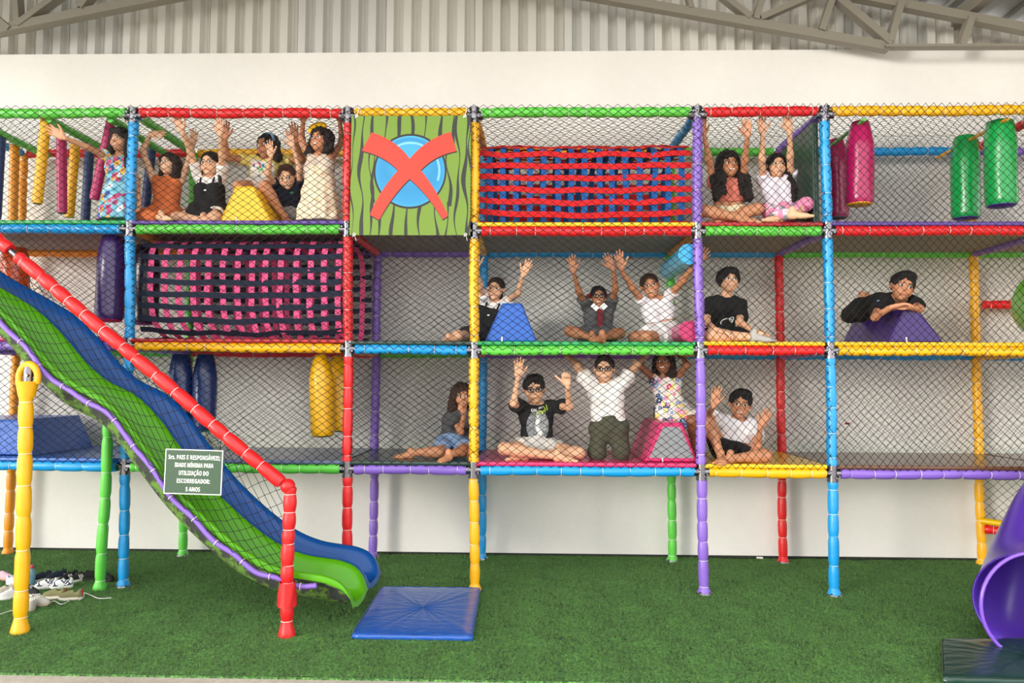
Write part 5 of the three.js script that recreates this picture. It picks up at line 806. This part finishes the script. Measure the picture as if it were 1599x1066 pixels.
child({ label: 'boy in black lying on the purple block with folded arms', s: 1.1, z: -.25, floor: D2(4), free: true, skin: SK.b, pelvis: [1352, 482, -.72], neck: [1400, 466, -.3], head: { c: [1409, 448, -.2], h: .235, yaw: -8, pitch: 0, roll: 14 }, hair: { type: 'short', color: '#0d0909' }, face: { gaze: .02 },
  l: { sh: [1376, 470, -.24], el: [1366, 495], wr: [1392, 479], tip: [1414, 475], hand: 'relaxed', palm: [0, -1, .2] }, r: { sh: [1424, 471, -.3], el: [1436, 482], wr: [1408, 478], tip: [1392, 478], hand: 'relaxed', palm: [0, -1, .2] }, legl: { kn: [1322, 494, -.3], an: [1348, 462, -.25] }, legr: { kn: [1338, 492, -.25], an: [1355, 464, -.2] },
  wear: [{ k: 'top', c: '#101012', sleeve: .62, cuff: .05, hem: 1.05, e: .02 }, { k: 'bottom', c: '#121213', len: .95, e: .016 }],
  extra: o => { const tx = canvasTex(96, 64, (g, w, h) => { for (let k = 0; k < 9; k++) { g.fillStyle = k % 2 ? '#e8dcd8' : '#c0585c'; g.fillRect(0, k * 7.2, w, 7.2); } g.fillStyle = '#6d93bb'; g.fillRect(0, 0, 44, 34); }); const q = at(1375, 474, o.sides[0].sh.z + .1); const m = part('flag_patch', new THREE.BoxGeometry(.07, .046, .004).rotateZ(-.35).translate(q.x, q.y, q.z), std('#ffffff', .85, { map: tx }), o.t, 'striped flag patch on the sleeve'); } });
child({ label: 'child with curly brown hair and a grey T-shirt peeking round the yellow post', s: .98, z: -.48, floor: D1(1), skin: SK.b, pelvis: [707, 690], neck: [718, 639], head: { c: [722, 618], h: .2, yaw: 14, roll: -4 }, hair: { type: 'curlybob', color: '#3a2216' }, face: { smile: 1, gaze: .01 },
  l: { sh: [706, 648], el: [719, 674], wr: [724, 648], tip: [724, 634], hand: 'fist', palm: [-.6, 0, -.6] }, r: { sh: [733, 650], el: [742, 675], wr: [738, 694], tip: [736, 706], hand: 'relaxed' }, legl: { kn: [686, 706], an: [640, 706, -.4], toe: [-1, 0, -.1] }, legr: { kn: [727, 703], an: [700, 709] },
  wear: [{ k: 'top', c: '#4a4a4c', sleeve: .62, cuff: .05, hem: .98, e: .02 }, { k: 'bottom', c: '#7c98bd', len: .72, e: .022 }] });
child({ label: 'boy with glasses and a black printed T-shirt raising a hand and a thumb', s: 1.1, z: -.36, floor: D1(2), skin: SK.c, pelvis: [839, 700], neck: [837, 632], head: { c: [834, 608], h: .232, yaw: 3, roll: -3 }, hair: { type: 'short', color: '#0f0a09' }, face: { gaze: .0 }, glasses: true,
  l: { sh: [810, 634], el: [802, 630], wr: [808.5, 590], tip: [811, 562], }, r: { sh: [866, 634], el: [889, 635], wr: [886, 604], tip: [884, 590], hand: 'thumb', swap: false }, legl: { kn: [787, 700], an: [872, 715], toe: [1, 0, .3] }, legr: { kn: [904, 707], an: [820, 717], toe: [-1, 0, .2] },
  wear: [{ k: 'top', c: '#ffffff', map: rockTee, sleeve: .55, cuff: .048, hem: 1, neck: .075, e: .02 }, { k: 'bottom', c: '#c9c5be', len: .42, e: .026 }] });
child({ label: 'boy with glasses and a white speckled T-shirt kneeling with raised arms', s: 1.14, z: -.3, floor: D1(2), skin: SK.c, pelvis: [951, 668], neck: [944, 599], head: { c: [944, 576], h: .222, yaw: -10 }, hair: { type: 'crop', color: '#1b110d' }, face: { smile: 1, open: 1 }, glasses: true,
  l: { sh: [919, 597], el: [902, 571, -.6], wr: [888, 557, -1], tip: [885, 556, -.2], hand: 'relaxed', palm: [0, 1, 0] }, r: { sh: [973, 597], el: [995, 568, -.6], wr: [1006, 557, -1], tip: [1010, 556, -.2], hand: 'relaxed', palm: [0, 1, 0] }, legl: { kn: [932, 712, .1], an: [928, 706, -1] }, legr: { kn: [970, 712, .1], an: [972, 706, -1] },
  wear: [{ k: 'top', c: '#ffffff', map: speckle('#ebe8e4', '#c7c4bf'), sleeve: .45, cuff: .05, hem: 1.06, e: .024 }, { k: 'bottom', c: '#4a4a3a', len: 1.2, e: .022 }] });
child({ label: 'girl in a bright floral dress sitting on the pink and grey block', s: 1.02, z: -.6, floor: D1(2), free: true, skin: SK.d, pelvis: [1050, 643, -.55], neck: [1036, 589], head: { c: [1037, 566], h: .205, yaw: -25, pitch: 12, roll: -4 }, hair: { type: 'bob', color: '#25140e' }, face: { smile: 1, gaze: -.01 },
  l: { sh: [1021, 591], el: [998, 570], wr: [1005, 558, -1], tip: [1008, 556, -.2], hand: 'relaxed', palm: [0, 1, 0] }, r: { sh: [1056, 590], el: [1073, 570], wr: [1066, 558, -1], tip: [1062, 556, -.2], hand: 'relaxed', palm: [0, 1, 0] }, legl: { kn: [1040, 655, -1], an: [1052, 695, -1] }, legr: { kn: [1081, 656], an: [1085, 702, -1], toe: [.2, 0, 1] },
  wear: [{ k: 'top', name: 'dress', c: '#ffffff', map: floralWhite, sleeve: .18, hem: .85, neck: .075 }, { k: 'thighskirt', c: '#ffffff', map: floralWhite, len: .95, e: .012 }] });
child({ label: 'boy in a white shirt and black shorts showing both palms beside the lilac post', s: 1.12, z: -.42, floor: D1(3), skin: SK.b, pelvis: [1140, 705], neck: [1151, 655], head: { c: [1156, 631], h: .236, yaw: -10, roll: 8 }, hair: { type: 'short', color: '#120b09' }, face: { smile: 1, gaze: -.01 },
  l: { sh: [1124, 656], el: [1104, 652], wr: [1114, 635], tip: [1119, 610] }, r: { sh: [1177, 664], el: [1183, 699], wr: [1187, 668], tip: [1198, 645] }, legl: { kn: [1106, 660], an: [1126, 712], toe: [-.2, 0, 1] }, legr: { kn: [1196, 711], an: [1140, 716], toe: [-1, 0, .3] },
  wear: [{ k: 'top', c: '#e6e3e6', sleeve: .6, cuff: .055, hem: 1, neck: .075, e: .024 }, { k: 'bottom', c: '#121214', len: .62, e: .024 }] });

// ---------------------------------------------------------------- shoes left on the turf
{
  // unit shoe, 1 long: heel at z = 0, toe at z = 1, sole on y = 0
  const half = z => .15 + .045 * Math.sin(clamp((z - .35) / .65, 0, 1) * Math.PI * .8) - .02 * Math.exp(-(((z - .42) / .12) ** 2)), bend = z => .03 * Math.sin(z * 3);
  const upperF = (x, y, z) => {
    let d = ell(x - .02, y, z, 0, .1, .74, .17, .17, .27); d = smin(d, cap(x, y, z, V(0, .16, .16), V(0, .15, .6), .15, .14), .1); d = smin(d, cap(x, y, z, V(0, .3, .12), V(0, .1, .12), .115, .13), .06); d = smin(d, cap(x, y, z, V(0, .27, .42), V(0, .2, .62), .09, .08), .08);
    d = Math.max(d, -ell(x, y, z, 0, .42, .2, .085, .26, .17)); return Math.max(d, -y + .05);
  };
  const UP = surfaceNets(upperF, V(-.26, -.02, -.08), V(.28, .48, 1.06), .03);
  const solePts = (k, y) => Array.from({ length: 36 }, (_, i) => { const a = i / 36 * 6.28319, c = Math.cos(a), s = Math.sin(a), z = .5 - .52 * c * k; return V(bend(z) + Math.sign(s) * Math.pow(Math.abs(s), .6) * half(clamp(z, 0, 1)) * 1.12 * k, y + (z > .85 ? (z - .85) * .25 : 0), z); });
  const SOLE = loft([solePts(.95, 0), solePts(1.0, .02), solePts(1, .085), solePts(.96, .1)], true, true);
  const LACE = merge([0, 1, 2, 3].map(k => { const z = .44 + k * .07, y = .385 - k * .042; return new THREE.TubeGeometry(new THREE.CatmullRomCurve3([V(-.1, y - .06, z + .02), V(0, y, z), V(.1, y - .06, z + .02)]), 6, .014, 5); }));
  const TAB = box(-.035, .035, .12, .36, -.035, .012), STRIPE = merge([-1, 1].flatMap(s => [0, 1, 2].map(k => { const g = new THREE.BoxGeometry(.012, .2, .035); g.rotateX(.5); g.translate(s * .165, .2, .4 + k * .08); return g; })));
  const zebra = canvasTex(128, 128, (g, w, h) => { g.fillStyle = '#e9e8ea'; g.fillRect(0, 0, w, h); g.fillStyle = '#1c2336'; for (let k = 0; k < 14; k++) { g.save(); g.translate(rnd() * w, rnd() * h); g.rotate(rr(-1, 1)); g.fillRect(-22, -5, 44, 9); g.restore(); } });
  const uvUP = (() => { const p = UP.attributes.position, uv = []; for (let i = 0; i < p.count; i++) uv.push(p.getZ(i) * 1.6, p.getY(i) * 2 + p.getX(i)); UP.setAttribute('uv', new THREE.Float32BufferAttribute(uv, 2)); })();
  const list = [   // label, px, py, heading (degrees, 0 = towards the camera), upper, sole, options
    ['left navy slip-on shoe of the pair in the back row', 63, 907, -35, '#1a2338', '#d9d0bd'], ['right navy slip-on shoe of the pair in the back row', 87, 905, -35, '#1a2338', '#d9d0bd'],
    ['black trainer with white side stripes in the back row', 106, 907, -25, '#17171a', '#cfc8ba', { stripe: 1, lace: '#2a2a2c' }], ['black trainer with a cream toe sole in the back row', 124, 907, -40, '#141416', '#dcd6c8', { lace: '#1c1c1e', stripe: 1 }],
    ['all black trainer leaning beside the green post', 140, 905, -60, '#1a1917', '#3a3632', { lace: '#222' }], ['black shoe half hidden behind the green post', 165, 907, 70, '#151413', '#242220', { lace: '#1a1a1a' }],
    ['left black and white patterned small shoe', 72, 918, -75, zebra, '#e6e3dc'], ['right black and white patterned small shoe', 96, 918, -70, zebra, '#e6e3dc', { lace: '#e9e8e6' }],
    ['olive canvas shoe with a red heel tab at left', 84, 934, -80, '#7d7a54', '#e9dfd6', { tab: 1 }], ['olive canvas shoe with a red heel tab and trailing white lace', 110, 936, -78, '#7d7a54', '#e9dfd6', { tab: 1, trail: [[123, 937], [131, 932], [131, 925], [142, 929], [156, 934], [174, 933]] }],
    ['grey trainer with long loose white laces', 62, 945, 80, '#b9b6ae', '#b9a694', { lace: '#efede8', trail: [[72, 945], [84, 938], [96, 943], [108, 938]] }], ['white trainer half hidden behind the yellow post', 47, 952, 20, '#d9d5cd', '#c9bfb2', { lace: '#efede8', trail: [[34, 951], [18, 953], [2, 958], [-8, 960]] }],
    ['white trainer left of the yellow post', 15, 934, -40, '#e4e1dd', '#eceae6', { lace: '#f2f0ec' }], ['cream slip-on shoe at the left edge', 4, 930, -30, '#d8cdbd', '#e9e4dc'], ['pink sandal shoe at the left edge of the row', 5, 905, 75, '#d9aebc', '#c99c8c'],
    ['lilac and white trainer behind the yellow post', 20, 914, 60, '#cfc6da', '#ebe8e6', { lace: '#f2f0ec' }], ['black shoe with a white edge right of the yellow post', 50, 930, 60, '#1b1b1d', '#dcd8d0', { lace: '#e8e8e6' }]];
  for (const [label, px, py, hd, up, so, o = {}] of list) {
    const p = onY(px, py, 0), t = thing('shoe', label, 'shoe', p, 'shoes on the turf'), L = .168 * (o.k ?? 1); p.y = 0;
    const add = (n, g, m, l) => { const q = local(n, g, m, t, V(0, .002, 0), l); q.scale.set(L, L * 1.25, L); q.rotation.y = hd * Math.PI / 180; q.position.add(V(0, 0, -.5 * L).applyAxisAngle(V(0, 1, 0), hd * Math.PI / 180)); return q; };
    add('upper', UP, up.isTexture ? std('#ffffff', .85, { map: up }) : std(up, .8, { bumpMap: bumpFine, bumpScale: .001 })); add('sole', SOLE, std(so, .7));
    if (o.lace) add('laces', LACE, std(o.lace, .9)); if (o.tab) add('heel_tab', TAB, std('#b01a22', .8), 'red heel tab'); if (o.stripe) add('stripes', STRIPE, M.lace, 'white side stripes');
    if (o.trail) { const c = new THREE.CatmullRomCurve3(o.trail.map(([x, y]) => onY(x, y, .016))); part('loose_lace', new THREE.TubeGeometry(c, 50, .0032, 5), M.lace, t, 'long loose white lace'); }
  }
  const b = onY(48, 913, 0), t = thing('water_bottle', 'clear blue tinted water bottle with a pink cap behind the yellow post', 'bottle', b), lat = (pts, m, n) => local(n, new THREE.LatheGeometry(pts.map(([x, y]) => new THREE.Vector2(x, y)), 20), m, t);
  lat([[.001, 0], [.03, .002], [.033, .012], [.031, .05], [.033, .06], [.031, .1], [.028, .115], [.014, .135], [.013, .142]], new THREE.MeshPhysicalMaterial({ color: C('#9fc7dc'), roughness: .12, transmission: .6, thickness: 0 }), 'bottle_body'); lat([[.001, .165], [.014, .164], [.017, .158], [.017, .138], [.001, .138]], std('#e8487c', .4), 'cap');
}
renderer.render(scene, camera);
